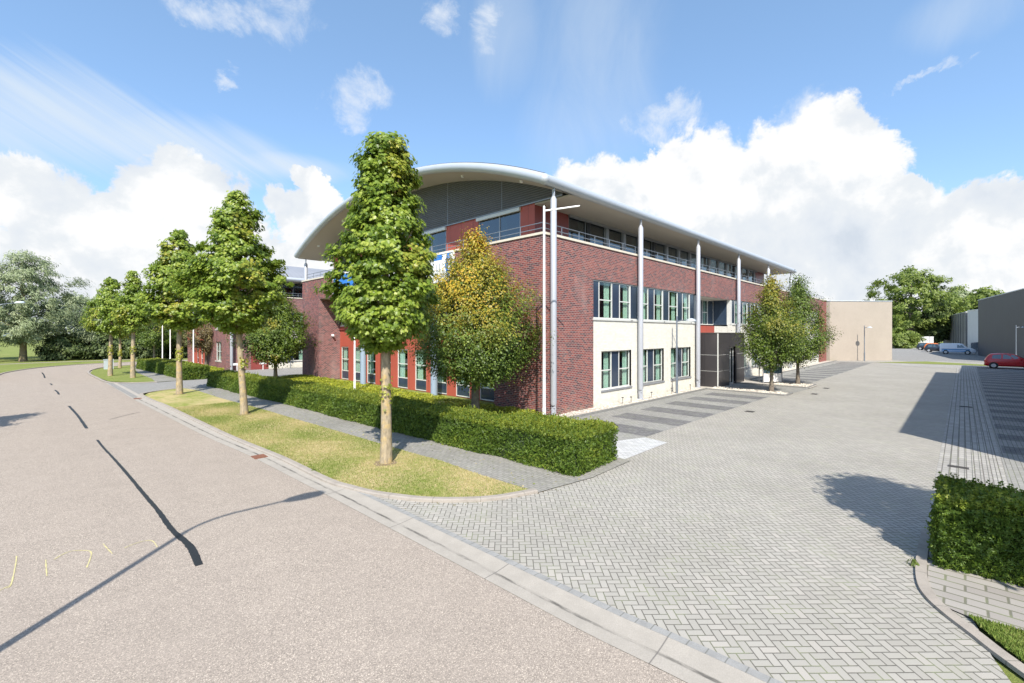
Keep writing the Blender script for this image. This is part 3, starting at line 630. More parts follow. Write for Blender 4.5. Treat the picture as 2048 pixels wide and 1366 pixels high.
# loose stones of the gravel bed
def stones(name,polys,n,s):
    m=[]; ico=np.array([(1,0,0),(0,1,0),(-1,0,0),(0,-1,0),(0,0,.7),(0,0,-.5)]); F=[(0,1,4),(1,2,4),(2,3,4),(3,0,4),(1,0,5),(2,1,5),(3,2,5),(0,3,5)]
    tot=MB()
    for (x0,x1,y0,y1,z) in polys:
        k=int(n*(x1-x0)*(y1-y0))
        for _ in range(k):
            a=random.random()*6.28; q=s*(.5+random.random()); c,si=math.cos(a),math.sin(a); px,py=random.uniform(x0,x1),random.uniform(y0,y1)
            tot.add([(px+q*(v[0]*c-v[1]*si*.7),py+q*(v[0]*si+v[1]*c*.7),z+q*v[2]*.8+q*.2) for v in ico],F)
    return tag(tot.build(name,'stone',None,True),kind='stuff')
M['stone']=plain('pale_stone',(.56,.51,.43),.85,0,.45,9)
stones('gravel_stones',[(-1.5,14.4,-.85,-.05,.02),(22,40,-.85,-.05,.02)],60,.045)
stones('island_stones',[(14.55,15.9,-5.2,-1.0,.05),(20.0,21.8,-5.3,-3.2,.05)],70,.055)

# ---------------- office building ----------------
class Face:
    """local frame on a facade: a along, d inwards, z up"""
    def __init__(s,kind,c,sgn=1): s.k=kind; s.c=c; s.s=sgn
    def pt(s,a,d_,z): return (a,s.c+s.s*d_,z) if s.k=='R' else (s.c+s.s*d_,a,z)
    def box(s,m,a0,a1,d0,d1,z0,z1):
        p=s.pt(a0,d0,z0); q=s.pt(a1,d1,z1); m.box(p[0],q[0],p[1],q[1],z0,z1)
def wall(F,a0,a1,z0,z1,holes,depth,name,mat,parent):
    m=MB(); As=sorted({a0,a1,*[h[0] for h in holes],*[h[1] for h in holes]}); Zs=sorted({z0,z1,*[h[2] for h in holes],*[h[3] for h in holes]})
    As=[a for a in As if a0<=a<=a1]; Zs=[z for z in Zs if z0<=z<=z1]
    for i in range(len(As)-1):
        j=0
        while j<len(Zs)-1:
            ca=(As[i]+As[i+1])/2
            hole=lambda z:any(h[0]<ca<h[1] and h[2]<z<h[3] for h in holes)
            if hole((Zs[j]+Zs[j+1])/2): j+=1; continue
            k=j
            while k<len(Zs)-1 and not hole((Zs[k]+Zs[k+1])/2): k+=1
            m.add([F.pt(As[i],0,Zs[j]),F.pt(As[i+1],0,Zs[j]),F.pt(As[i+1],0,Zs[k]),F.pt(As[i],0,Zs[k])],[(0,1,2,3)]); j=k
    for h in holes:
        x0,x1,y0,y1=max(h[0],a0),min(h[1],a1),max(h[2],z0),min(h[3],z1)
        q=[(x0,y0),(x1,y0),(x1,y1),(x0,y1)]
        for i in range(4):
            p,r=q[i],q[(i+1)%4]
            m.add([F.pt(p[0],0,p[1]),F.pt(r[0],0,r[1]),F.pt(r[0],depth,r[1]),F.pt(p[0],depth,p[1])],[(0,1,2,3)])
    o=m.build(name,mat,parent); return o
def window(F,a0,z0,z1,divs,parent,rec=.1,transom=.48,sill=True,frame='frame',glass='glass',curt=.42,low=0,t=.055):
    """divs: list of (type,width): g glass with transom, w glass without, p navy panel. low = navy panel height at the foot"""
    fr=MB(); pn=[]; sp=[]; cu=[]; a=a0; W=sum(w for _,w in divs)
    D0,D1=rec,rec+.07
    F.box(fr,a0,a0+W,D0,D1,z0,z0+t); F.box(fr,a0,a0+W,D0,D1,z1-t,z1)
    xs=[a0]
    for k,w in divs: xs.append(xs[-1]+w)
    for i,x in enumerate(xs):
        l,r=(0,t) if i==0 else ((-t,0) if i==len(xs)-1 else (-t/2,t/2)); F.box(fr,x+l,x+r,D0+.002,D1+.004,z0+t,z1-t)
    for i,(k,w) in enumerate(divs):
        x0,x1=xs[i]+t*.5,xs[i+1]-t*.5
        if k=='p': sp.append(MB()); F.box(sp[-1],x0,x1,D0+.02,D0+.05,z0+t*.9,z1-t*.9); continue
        b=z0
        if low: sp.append(MB()); F.box(sp[-1],x0,x1,D0+.02,D0+.05,z0+t*.9,z0+low); F.box(fr,x0,x1,D0+.004,D1-.004,z0+low,z0+low+t); b=z0+low
        if k=='g': zt=b+(z1-b)*transom; F.box(fr,x0,x1,D0+.004,D1-.004,zt,zt+t)
        pn.append(MB()); F.box(pn[-1],x0,x1,D0+.03,D0+.036,b+t*.9,z1-t*.9)
        if curt:
            n=12; cw=(x1-x0)*curt; xa=x1-cw; vs=[]
            for q in range(n+1):
                dd=D1+.10+.03*math.sin(q*2.4); vs+=[F.pt(xa+cw*q/n,dd,b+.02),F.pt(xa+cw*q/n,dd,z1-.02)]
            cu.append(MB()); cu[-1].add(vs,[(2*q,2*q+2,2*q+3,2*q+1) for q in range(n)])
    w_=fr.build('window',frame,parent)
    for q in pn: q.build('pane',glass,w_)
    for q in sp: q.build('panel','navy',w_)
    for q in cu: q.build('curtain','curtain',w_)
    if sill:
        s=MB(); F.box(s,a0-.05,a0+W+.05,-.05,rec,z0-.09,z0-.004); s.build('sill','frame_dark' if sill==2 else 'frame',w_)
    return w_
def arch(v,v0,v1,ze,rise):
    h=(v1-v0)/2; Rr=(h*h+rise*rise)/(2*rise); x=v-(v0+v1)/2; return ze+rise-(Rr-math.sqrt(max(0,Rr*Rr-x*x)))
def column(root,x,y,r,z1,mat='column',pins=True,name='column'):
    c=MB()
    if pins:
        c.tube([(x,y,.52),(x,y,.6),(x,y,z1-.45),(x,y,z1-.33)],[r*.8,r,r,r*.55],20); o=c.build(name,mat,root,True)
        b=MB().box(x-.13,x+.13,y-.13,y+.13,0,.06).box(x-.02,x+.02,y-.12,y+.12,.06,.55).box(x-.11,x+.11,y-.021,y+.021,.06,.40)
        b.tube([(x,y-.1,.42),(x,y+.1,.42)],.05,10); b.build('base_bracket',mat,o)
        t=MB().box(x-.018,x+.018,y-.06,y+.06,z1-.34,z1+.02); t.tube([(x,y-.05,z1-.1),(x,y+.05,z1-.1)],.035,8); t.build('top_bracket',mat,o)
    else: c.tube([(x,y,0),(x,y,z1)],r,20); o=c.build(name,mat,root,True)
    return o
def railing(root,pts,zs,step=1.25):
    m=MB()
    for z in zs[1:]: m.tube([(x,y,z) for x,y in pts],.02,6)
    for (x0,y0),(x1,y1) in zip(pts[:-1],pts[1:]):
        L=math.dist((x0,y0),(x1,y1)); n=max(1,int(L/step))
        for k in range(n+1): x,y=x0+(x1-x0)*k/n,y0+(y1-y0)*k/n; m.tube([(x,y,zs[0]),(x,y,zs[-1])],.016,6)
    return m.build('railing','lampgrey',root,True)
def roof_set(root,u0,u1,v0,v1,ze,rise,gu,gv0,gv1,plate,seg=48):
    vs=[v0+(v1-v0)*i/seg for i in range(seg+1)]
    top=[(v,arch(v,v0,v1,ze,rise)+.22) for v in vs]; bot=[(v,arch(v,v0+.2,v1-.2,ze,rise)-.12) for v in vs]
    m=MB(); 
    n=len(vs)
    for x in (u0+.1,u1-.1): m.v+=[(x,v,z) for v,z in top]+[(x,v,z) for v,z in bot]
    for i in range(n-1): m.f+=[(i,i+1,2*n+i+1,2*n+i),(n+i,n+i+1,3*n+i+1,3*n+i),(i,i+1,n+i+1,n+i),(2*n+i,2*n+i+1,3*n+i+1,3*n+i)]
    m.f+=[(0,n,3*n,2*n),(n-1,2*n-1,4*n-1,3*n-1)]
    rf=m.build('roof','roof',root)
    # rounded fascia along eaves and gables
    r=.22
    f=MB(); path=[(u0+.05,v,arch(v,v0,v1,ze,rise)) for v in vs]; f.tube(path,r,16); f.tube([(u0+.05,v0,ze),(u1,v0,ze)],r,16); f.tube([(u0+.05,v1,ze),(u1,v1,ze)],r,16)
    f.tube([(u1-.05,v,arch(v,v0,v1,ze,rise)) for v in vs],r*.8,12)
    f.build('fascia','steel',rf,True)
    bm=bmesh.new(); bmesh.ops.create_uvsphere(bm,u_segments=20,v_segments=12,radius=r*1.03)
    me=bpy.data.meshes.new('fascia_corner'); bm.to_mesh(me); bm.free(); me.shade_smooth(); me.materials.append(M['steel'])
    for y_ in (v0,v1):
        q=bpy.data.objects.new('fascia_corner',me); col.objects.link(q); q.parent=rf; q.location=(u0+.05,y_,ze)
    e=MB(); path=[(u0+.1,v,arch(v,v0,v1,ze,rise)+r+.02) for v in vs]; e.tube(path,.03,6); e.tube([(u0,v0+.1,ze+r+.01),(u1,v0+.1,ze+r+.01)],.03,6); e.build('roof_edge_trim','iron',rf)
    # underside
    s=MB(); ss=[(v,arch(v,v0+.2,v1-.2,ze,rise)-.16) for v in vs]
    s.v=[(u0+.12,v,z) for v,z in ss]+[(gu+.05,v,z) for v,z in ss]; s.f=[(i,i+1,n+i+1,n+i) for i in range(n-1)]
    s.build('curved_soffit','soffit',root)
    MB().box(gu+.06,u1-.2,v0+.1,gv0+.05,ze-.2,ze-.14).build('eaves_soffit','soffit',root); MB().box(gu+.06,u1-.2,gv1-.05,v1-.1,ze-.2,ze-.14).build('eaves_soffit','soffit',root)
    # gable cladding
    g=MB(); a,b=v0+.55,v1-.55; vv=[a+(b-a)*i/seg for i in range(seg+1)]
    P=[(v,plate) for v in vv]; Q=[(v,max(plate+.01,arch(v,v0+.2,v1-.2,ze,rise)-.15)) for v in vv]
    g.v=[(gu,v,z) for v,z in P]+[(gu,v,z) for v,z in Q]+[(gu+.1,v,z) for v,z in P]
    k=len(vv); g.f=[(i,i+1,k+i+1,k+i) for i in range(k-1)]+[(i,i+1,2*k+i+1,2*k+i) for i in range(k-1)]
    g.build('gable_cladding','clad',root)
    j=MB()
    for v in (v0+(v1-v0)*t for t in(.17,.34,.5,.66,.83)): j.box(gu-.012,gu,v-.015,v+.015,plate,arch(v,v0+.2,v1-.2,ze,rise)-.16)
    j.box(gu-.03,gu,a,b,plate-.03,plate+.03); j.build('cladding_joints','frame_dark',root)
    h=MB()
    for v in (v0+(v1-v0)*t for t in(.08,.24,.4,.6,.76,.92)):
        z=arch(v,v0+.2,v1-.2,ze,rise)-.16; MB().tube([(u0+.9,v,z-.09),(u0+.9,v,z+.02)],[.07,.1],10).build('soffit_light','white',root,True)
    return rf

B=thing('office_building',(0,0,0),'large red brick office block with barrel roof, white lower side wall and steel columns','office building')
FR=Face('R',0.); FF=Face('F',0.); FB=Face('F',1.6)
P0=3.68
gw=[4.27+P0*k for k in range(13)]
gw_near=[g for g in gw[:3]]; gw_far=[g for g in gw if g>22.3 and g<49]
ZG=(.77,2.65); ZF=(4.22,6.05)
UE=51.1
# side wall, lower white part and upper brick
ghol=[(g,g+2.78,*ZG) for g in gw_near+gw_far]
wall(FR,3.6,15.2,0,4.13,ghol,.12,'white_wall','white_brick',B)
wall(FR,20.85,UE,0,4.13,ghol,.12,'white_wall','white_brick',B)
wall(FR,0,3.6,0,7.62,[],.1,'brick_wall','brick',B)
wall(FR,3.6,15.2,6.06,7.62,[],.12,'brick_wall','brick',B)
wall(FR,15.2,21.6,6.0,7.62,[],.12,'brick_wall','brick',B)
wall(FR,21.6,UE,6.06,7.62,[],.12,'brick_wall','brick',B)
wall(FR,UE,55.5,0,7.62,[],.1,'end_panel','darkred',B)
for g in gw_near+gw_far:
    window(FR,g,ZG[0],ZG[1],[('g',1.03),('p',.72),('g',1.03)],B,sill=2)
def first_band(a0,a1,n0):
    s=a0; 
    divs=[]; x=a0
    marks=[]
    for k in range(n0,n0+12):
        g=4.27+P0*k
        marks+= [(g-.9+.0,g-.1,'p'),(g-.1,g+1.03,'g'),(g+1.03,g+1.75,'p'),(g+1.75,g+2.78,'g')]
    out=[]
    for p,q,t in marks:
        p2,q2=max(p,a0),min(q,a1)
        if q2-p2>.12: out.append((t,q2-p2,p2))
    # one window part per bay
    i=0
    while i<len(out):
        grp=out[i:i+4]; window(FR,grp[0][2],ZF[0],ZF[1],[(t,w) for t,w,_ in grp],B,sill=True,rec=.06); i+=4
first_band(3.6,15.2,0)
first_band(21.9,UE-.3,5)
# recess over the entrance
m=MB().add([(15.2,0,4.05),(21.6,0,4.05),(21.6,1.25,4.05),(15.2,1.25,4.05)],[(0,1,2,3)]); m.box(15.2,15.3,0.01,1.25,4.1,6.0); m.build('recess_ledge','soffit_w',B)
MB().add([(15.2,.0,5.995),(21.6,.0,5.995),(21.6,1.25,5.995),(15.2,1.25,5.995)],[(0,1,2,3)]).build('recess_soffit','soffit',B)
MB().box(21.45,21.6,.25,1.25,4.15,5.99).build('recess_side_panel','navy',B); MB().box(21.44,21.75,0,.25,4.15,5.99).build('recess_post','frame',B)
FRc=Face('R',1.2)
window(FRc,15.3,4.15,5.99,[('p',.5),('g',.95),('p',.8),('g',.95),('p',.8),('g',.95),('p',1.1)],B,sill=False,rec=0,curt=.4)
MB().box(15.2,18.4,.02,.1,3.4,4.05).build('recess_band','terracotta',B); MB().box(18.4,20.9,.02,.1,3.4,4.05).build('recess_wall','white_brick',B)
# entrance
cn=MB(); cn.box(15.9,17.95,-1.15,-1.05,0,3.5).box(19.3,20.9,-1.15,-1.05,0,3.5).box(17.95,19.3,-1.15,-1.05,2.6,3.5).box(15.9,16.,-1.05,0,0,3.5).box(20.8,20.9,-1.05,0,0,3.5).box(16,20.8,-1.05,0,3.42,3.49)
en=cn.build('entrance_porch','anthracite',B)
MB().box(15.87,20.93,-1.18,.0,3.5,3.56).build('porch_edge','iron',en)
jj=MB().box(15.87,15.93,-1.18,-1.12,0,3.5)
for z in (1.05,2.1): jj.box(15.893,15.9,-1.15,0,z-.008,z+.008); jj.box(15.93,17.95,-1.157,-1.15,z-.008,z+.008); jj.box(19.3,20.9,-1.157,-1.15,z-.008,z+.008)
jj.build('porch_trim','frame',en)
FD=Face('R',-.95)
dr=MB(); FD.box(dr,17.95,18.03,0,.08,0,2.6); FD.box(dr,18.72,18.80,0,.08,0,2.6); FD.box(dr,19.22,19.3,0,.08,0,2.6); FD.box(dr,18.03,19.22,0.002,.078,2.5,2.6); FD.box(dr,18.03,18.72,.002,.078,1.75,1.83); FD.box(dr,18.03,18.72,.002,.078,.0,.12); FD.box(dr,18.03,18.72,.002,.078,.85,.93); FD.box(dr,18.8,19.22,.002,.078,0,.1)
do=dr.build('entrance_door','frame',B); g_=MB(); FD.box(g_,18.03,19.22,.03,.04,.1,2.5); g_.build('pane','glass_dark',do)
h_=MB(); h_.tube([(18.1,-1.0,1.0),(18.1,-1.0,1.5)],.02,8); h_.build('handle','frame',do,True)
MB().box(16.1,20.7,-.4,-.38,0,3.4).build('porch_back','room',en)
# front
wall(FF,0,2.98,0,6.1,[],.1,'brick_wall','brick',B); wall(FF,22.05,25.3,0,6.1,[],.1,'brick_wall','brick2',B); wall(FF,0,25.3,6.1,7.62,[],.3,'brick_wall','brick',B)
MB().add([(0,22.05,0),(1.6,22.05,0),(1.6,22.05,6.1),(0,22.05,6.1)],[(0,1,2,3)]).build('return_wall','brick2',B)
MB().add([(0,2.98,0),(1.6,2.98,0),(1.6,2.98,6.1),(0,2.98,6.1)],[(0,1,2,3)]).build('return_wall','brick',B)
MB().box(.02,1.62,2.98,22.05,6.08,6.14).build('front_soffit','soffit_w',B)
fh=[]
for k in range(9):
    hi=21.86-2.01*k; fh.append((hi-1.2,hi,-.02,2.5))
wall(FB,2.98,22.05,-.02,4.08,fh,.12,'terracotta_wall','terracotta',B)
for a,b_,z0,z1 in fh: window(FB,a,0.02,2.5,[('g',1.2)],B,rec=.03,low=.62,sill=False,curt=.5)
k=21.95
while k>4.2:
    window(FB,k-3.6,4.12,6.08,[('p',.5),('g',1.2),('g',1.2),('p',.7)],B,rec=.03,sill=True); k-=3.62
MB().box(1.5,1.62,2.98,22.05,3.78,3.86).build('ledge_strip','darkred',B)
column(B,.25,15.8,.19,6.08,'column2',False); column(B,.25,7.95,.19,6.08,'column2',False)
MB().box(.9,1.05,21.95,22.05,3.3,3.45).tube([(.97,21.9,3.35),(.97,21.8,3.3)],[.1,.07],10).build('wall_camera','white',B,True)
# back and far ends
m=MB(); m.add([(0,25.3,0),(55.5,25.3,0),(55.5,25.3,7.62),(0,25.3,7.62)],[(0,1,2,3)]); m.add([(55.5,0,0),(55.5,25.3,0),(55.5,25.3,7.62),(55.5,0,7.62)],[(0,1,2,3)]); m.build('rear_wall','brick',B)
MB().box(.3,55.4,.3,25.2,7.3,7.36).build('terrace_deck','drive',B)
c=MB().box(-.05,55.55,-.05,.3,7.62,7.72).box(-.05,.3,.3,25.0,7.62,7.72).box(-.05,55.55,25.0,25.35,7.62,7.72).box(55.2,55.55,.3,25,7.62,7.72); c.build('coping','coping',B)
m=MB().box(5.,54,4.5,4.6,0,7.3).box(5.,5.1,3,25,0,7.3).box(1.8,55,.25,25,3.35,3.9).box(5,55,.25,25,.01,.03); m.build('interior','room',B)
railing(B,[(.22,25.),(.22,.22),(55,.22)],[7.72,7.95,8.18])
# penthouse
FP=Face('F',1.65); FQ=Face('R',1.95)
pw=[(2.88,5.94),(8.72,11.78),(13.5,16.58),(19.36,22.42)]
wall(FP,1.95,23.3,7.36,9.62,[(a,b_,7.5,9.6) for a,b_ in pw],.1,'penthouse_front','terracotta',B)
for a,b_ in pw: window(FP,a,7.5,9.6,[('w',(b_-a)*.48),('w',(b_-a)*.52)],B,rec=.02,sill=False,frame='frame_dark',glass='glass_dark',curt=.25,t=.07)
for a,b_ in pw: MB().box(1.52,1.64,a-.05,b_+.05,9.42,9.58).build('shutter_box','frame',B)
wall(FQ,1.65,36.6,7.36,9.62,[(4.25,34,7.45,9.6)],.1,'penthouse_side','darkred',B)
x=4.25; i=0
while x<33.5:
    window(FQ,x,7.45,9.6,[('w',1.55)],B,rec=.03,sill=False,frame='frame_dark',glass='glass_dark',curt=0 if i%3 else .3,t=.06); x+=1.55
    w=.29; p=MB(); p.box(x,x+w,1.9,2.05,7.4,9.6); p.build('post','black' if i%4==0 else 'frame_dark',B); x+=w; i+=1
MB().box(4.2,34.,1.80,1.93,9.42,9.6).build('shutter_box','frame_dark',B)
m=MB(); m.add([(36.6,1.95,7.3),(36.6,23.3,7.3),(36.6,23.3,12.),(36.6,1.95,9.6)],[(0,1,2,3)]); m.add([(1.65,23.3,7.3),(36.6,23.3,7.3),(36.6,23.3,9.6),(1.65,23.3,9.6)],[(0,1,2,3)]); m.build('penthouse_rear','darkred',B)
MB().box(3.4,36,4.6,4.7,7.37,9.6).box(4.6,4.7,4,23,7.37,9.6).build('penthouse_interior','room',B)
roof_set(B,-.35,38.4,-.3,25.6,9.75,2.75,1.6,1.95,23.3,9.64)
for x in (.35,7.6,15.0,22.5,30.,37.4): column(B,x,-.25,.13,9.52)
for y in (25.4,): 
    for x in (.35,7.6,15.,22.5,30,37.4): column(B,x,y+.1,.13,9.52)

# banner across the balcony front
S=thing('banner',(-.06,12.7,6.2),'long blue and white banner fixed along the balcony front','banner')
MB().box(-.02,.03,.1,6.8,0,1.4).build('blue_half','blue',S); MB().box(-.02,.03,-6.8,.1,0,1.4).build('white_half','white',S)
MB().box(-.05,.05,-6.86,6.86,1.4,1.45).box(-.05,.05,-6.86,6.86,-.05,0).box(-.05,.05,6.8,6.86,0,1.4).box(-.05,.05,-6.86,-6.8,0,1.4).build('frame','white',S)
MB().prism([(6.3,.5),(6.55,.95),(6.1,1.05),(5.9,.6)],'x',-.03,-.021).build('yellow_mark','yellow',S)
MB().box(-.03,-.021,-5.9,-5.1,1.12,1.38).prism([(-6.5,.2),(-6.3,.2),(-6.15,.8),(-6.3,1.38),(-6.6,1.38),(-6.4,.8)],'x',-.03,-.021).build('blue_mark','blue',S)
tx=MB()
for k,(w,h) in enumerate([(.05,.4),(.05,.4),(.18,.05),(.05,.35),(.16,.05),(.05,.4)]): tx.box(-.03,-.021,-5.0-.14*k,-5.0-.14*k+w,.55,.55+h)
tx.build('grey_lettering','frame_dark',S)

# ---------------- second office building across the driveway ----------------
B2=thing('office_building',(-2.6,36.4,0),'second brick office building with grey barrel roof across the driveway','office building'); B2.scale=(1,1,.93)
wall(FR,0,3.6,0,7.62,[],.1,'brick_wall','brick2',B2)
g2=[(4.27+P0*k,4.27+P0*k+2.78,*ZG) for k in range(8)]
wall(FR,3.6,34,0,4.13,g2,.12,'white_wall','white_brick',B2); wall(FR,3.6,34,6.06,7.62,[],.12,'brick_wall','brick2',B2)
for a,b_,z0,z1 in g2: window(FR,a,z0,z1,[('g',1.03),('p',.72),('g',1.03)],B2,sill=2); window(FR,a-.65,4.22,6.05,[('p',.55),('g',1.13),('p',.72),('g',1.28)],B2,sill=True,rec=.06)
MB().box(2.05,3.6,-.03,0,0,4.13).build('red_panel','darkred',B2)
wh=[(1.8,3.9,.9,2.9),(1.8,3.9,4.2,6.1)]
wall(FF,0,7.7,0,7.62,wh,.12,'brick_wall','brick2',B2)
for a,b_,z0,z1 in wh: window(FF,a,z0,z1,[('g',1.05),('g',1.05)],B2,sill=True)
MB().box(-.02,0,7.7,16.5,3.,7.62).build('upper_front','terracotta',B2)
k=7.9
while k<15.5: window(Face('F',.6),k,.1,2.9,[('g',1.2)],B2,sill=False,low=.6); k+=2.0
wall(Face('F',.6),7.7,16.5,0,3.,[(7.9+2*q,9.1+2*q,.1,2.9) for q in range(4)],.1,'terracotta_wall','terracotta',B2)
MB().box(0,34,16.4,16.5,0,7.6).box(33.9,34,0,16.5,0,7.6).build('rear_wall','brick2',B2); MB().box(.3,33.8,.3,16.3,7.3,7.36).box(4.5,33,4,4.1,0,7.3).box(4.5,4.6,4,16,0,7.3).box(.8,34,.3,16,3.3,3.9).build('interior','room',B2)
MB().box(-.05,34.05,-.05,.3,7.62,7.72).box(-.05,.3,.3,16.5,7.62,7.72).build('coping','coping',B2)
wall(FQ,1.65,33,7.36,9.62,[(4.25,30,7.45,9.6)],.1,'penthouse_side','darkred',B2); wall(FP,1.95,14.5,7.36,9.62,[],.1,'penthouse_front','terracotta',B2)
x=4.25
while x<29.5: window(FQ,x,7.45,9.6,[('w',3.4)],B2,rec=.03,sill=False,frame='frame_dark',glass='glass_dark',curt=.3); x+=3.68
MB().box(3.4,32,4.6,4.7,7.37,9.6).build('penthouse_interior','room',B2)
railing(B2,[(.22,16),(.22,.22),(33,.22)],[7.72,7.95,8.18])
roof_set(B2,-.35,34.,-.3,16.8,9.65,2.3,1.6,1.95,14.5,9.6,32)
for x in (.35,7.6,15.0,22.5): column(B2,x,-.25,.13,9.4)

# ---------------- neighbours ----------------
def block(name,pts,h,mat,label,cat,trim='iron',slope=0):
    cx=sum(p[0] for p in pts)/len(pts); cy=sum(p[1] for p in pts)/len(pts)
    t=thing(name,(cx,cy,0),label,cat); n=len(pts); hs=h if isinstance(h,(list,tuple)) else [h]*n
    m=MB(); m.v=[(x-cx,y-cy,0) for x,y in pts]+[(x-cx,y-cy,q) for (x,y),q in zip(pts,hs)]; m.f=[(i,(i+1)%n,n+(i+1)%n,n+i) for i in range(n)]
    m.build('wall',mat,t)
    r=MB(); r.v=[(x-cx,y-cy,q-.05) for (x,y),q in zip(pts,hs)]; r.f=[tuple(range(n))]; r.build('roof','drive',t)
    e=MB(); 
    for i in range(n):
        a=(pts[i][0]-cx,pts[i][1]-cy,hs[i]+.03); b=(pts[(i+1)%n][0]-cx,pts[(i+1)%n][1]-cy,hs[(i+1)%n]+.03); e.tube([a,b],.07,6)
    e.build('roof_edge',trim,t)
    return t
tb=block('warehouse',[(56.2,-.25),(62.5,-5.9),(76,9),(70,20),(56.2,20)],7.65,'tan','plain tan rendered warehouse wall with a lamp before it, right of the office','warehouse','steel')
gb=block('warehouse',[(89.6,-14.2),(66.1,-17.6),(70,-44),(120,-40),(112,-16)],[8.75,8.75,10,10,8.75],'grey_clad','dark blue grey clad warehouse at the right edge with a pale roof edge','warehouse','steel')
m=MB(); 
for k in range(6):
    t=.06+k*.025; m.box(-14-k*1.2,-13.7-k*1.2,6.0,6.05,0,2.2)
# white and grey shed
sh=block('shed',[(139,-13.0),(156,-10.4),(170,-8.4),(176,-26),(146,-30)],[8.6,8.4,8.2,8.4,8.6],'mid_clad','long low grey panelled shed behind the blue and white van','shed','white')
for k in range(1,6):
    f_=k/6; x_,y_=139-3.4+(156-139)*0+ (156-139)*f_*0, 0
    m=MB(); ax,ay=139-157.4+17*f_,-13.0+17.68+2.6*f_; m.box(ax-.2,ax+.2,ay-.35,ay-.05,0,8.45); m.build('pilaster','dark_car',sh)
sh2=block('annex',[(138.5,-13.3),(126,-17.5),(128,-24),(142,-22)],[8.9,8.9,8.9,8.9],'cream_wall','off white annex wall between the grey shed and the dark warehouse','annex','white')
# off to the right: long building whose shadow lies on the bays
rb=block('office_building',[(.6,-17.1),(35.8,-17.0),(35.8,-18.5),(49.4,-18.7),(49.4,-34),(.6,-34)],9.0,'brick2','long brick building to the right of the bays that shades them','office building','steel')
w=MB()
for k in range(11):
    a=2.2+k*3.; w.box(a-25.,a+1.6-25.,-17.13+22.15+1.,-17.1+22.15+1.,1,2.6)
# off behind and to the left: nothing but trees, lamps

# ---------------- lamps and poles ----------------
def lamp_arm(loc,h,arm,rz,label,base='lampgrey',curve=True,name='street_lamp'):
    t=thing(name,loc,label,'street lamp','curved arm street lamps along the road'); t.rotation_euler=(0,0,rz)
    m=MB(); pts=[(0,0,0),(0,0,h*.5),(0,0,h-1.0)]
    for k in range(1,7):
        s=k/6; pts.append((arm*.35*(1-math.cos(s*math.pi/2))*1.,0,h-1.0+.65*math.sin(s*math.pi/2)))
    pts.append((arm*.8,0,h-.2))
    m.tube(pts,[.07,.06,.045]+[.036]*6+[.03],12); m.build('pole',base,t,True)
    hd=MB(); hd.tube([(arm*.72,0,h-.23),(arm*.78,0,h-.2),(arm*.95,0,h-.16),(arm*1.12,0,h-.15),(arm*1.18,0,h-.17)],[.045,.12,.17,.14,.04],14); hd.build('lamp_head','lightgrey',t,True)
    MB().box(-.12,.12,-.12,.12,0,.03).build('base_plate',base,t)
    return t
L1=lamp_arm((-16.72,-6.71,0),6.95,1.72,R(-10),'curved arm street lamp standing on the far side of the road near the viewer')
L2=copy_thing(L1,(-17.9,59.2,0),.0,'curved arm street lamp whose head shows before the big willow at the left edge')
def wall_lamp(loc,h,arm,rz,label,mat='lampgrey'):
    t=thing('parking_lamp',loc,label,'lamp','parking lot lamps'); t.rotation_euler=(0,0,rz)
    MB().tube([(0,0,0),(0,0,1.1),(0,0,1.11),(0,0,h)],[.075,.075,.05,.045],12).build('pole',mat,t,True)
    MB().tube([(0,0,h-.3),(arm*.3,0,h-.25),(arm*.75,0,h-.22)],[.03,.028,.025],8).build('arm',mat,t,True)
    hd=MB(); prof=[(.0,.16),(.09,.15),(.2,.09),(.28,.0),(.28,-.02),(0,-.03)]; n=16; vs=[]
    for r,z in prof: vs+=[(arm+r*math.cos(6.2832*k/n)*1.1,r*math.sin(6.2832*k/n),h-.28+z) for k in range(n)]
    hd.add(vs,[(i*n+k,i*n+(k+1)%n,(i+1)*n+(k+1)%n,(i+1)*n+k) for i in range(len(prof)-1) for k in range(n)]); hd.build('lamp_shade','lightgrey',t,True)
    return t
W1=wall_lamp((11.35,-.5,0),4.5,.8,R(-85),'dark grey lamp post against the white wall between the steel columns')
W2=copy_thing(W1,(58.2,-3.55,0),R(-133),'lamp post before the tan warehouse wall casting its shadow on it')
W3=copy_thing(W1,(66.3,-16.95,0),R(-60),'pale lamp post standing behind the red hatchback at the right edge')
def flagpole(loc,h,label,arm=None):
    t=thing('flagpole',loc,label,'flagpole','white flagpoles in front of the offices')
    MB().tube([(0,0,0),(0,0,.9),(0,0,.92),(0,0,h)],[.062,.06,.052,.038],14).build('pole','white',t,True)
    MB().tube([(0,0,h),(0,0,h+.06)],[.045,.02],10).build('cap','white',t,True)
    if arm: MB().tube([(0,0,h-.12),(arm[0],arm[1],h+arm[2])],[.03,.028],10).build('arm','white',t,True)
    return t
flagpole((-2.25,-1.95,0),7.9,'tall white flagpole with a side arm at the corner of the brick office',(.85,-.9,.05))
flagpole((-2.3,11.9,0),7.9,'white flagpole behind the hedge left of the nearest maple trunk')
flagpole((-5.0,52.8,0),7.9,'far white flagpole, leftmost of the three behind the distant hedge')
flagpole((-5.0,48.2,0),7.9,'white flagpole in the middle of the three behind the distant hedge')
flagpole((-5.0,37.3,0),7.9,'white flagpole on the right of the three behind the distant hedge, near the second office')
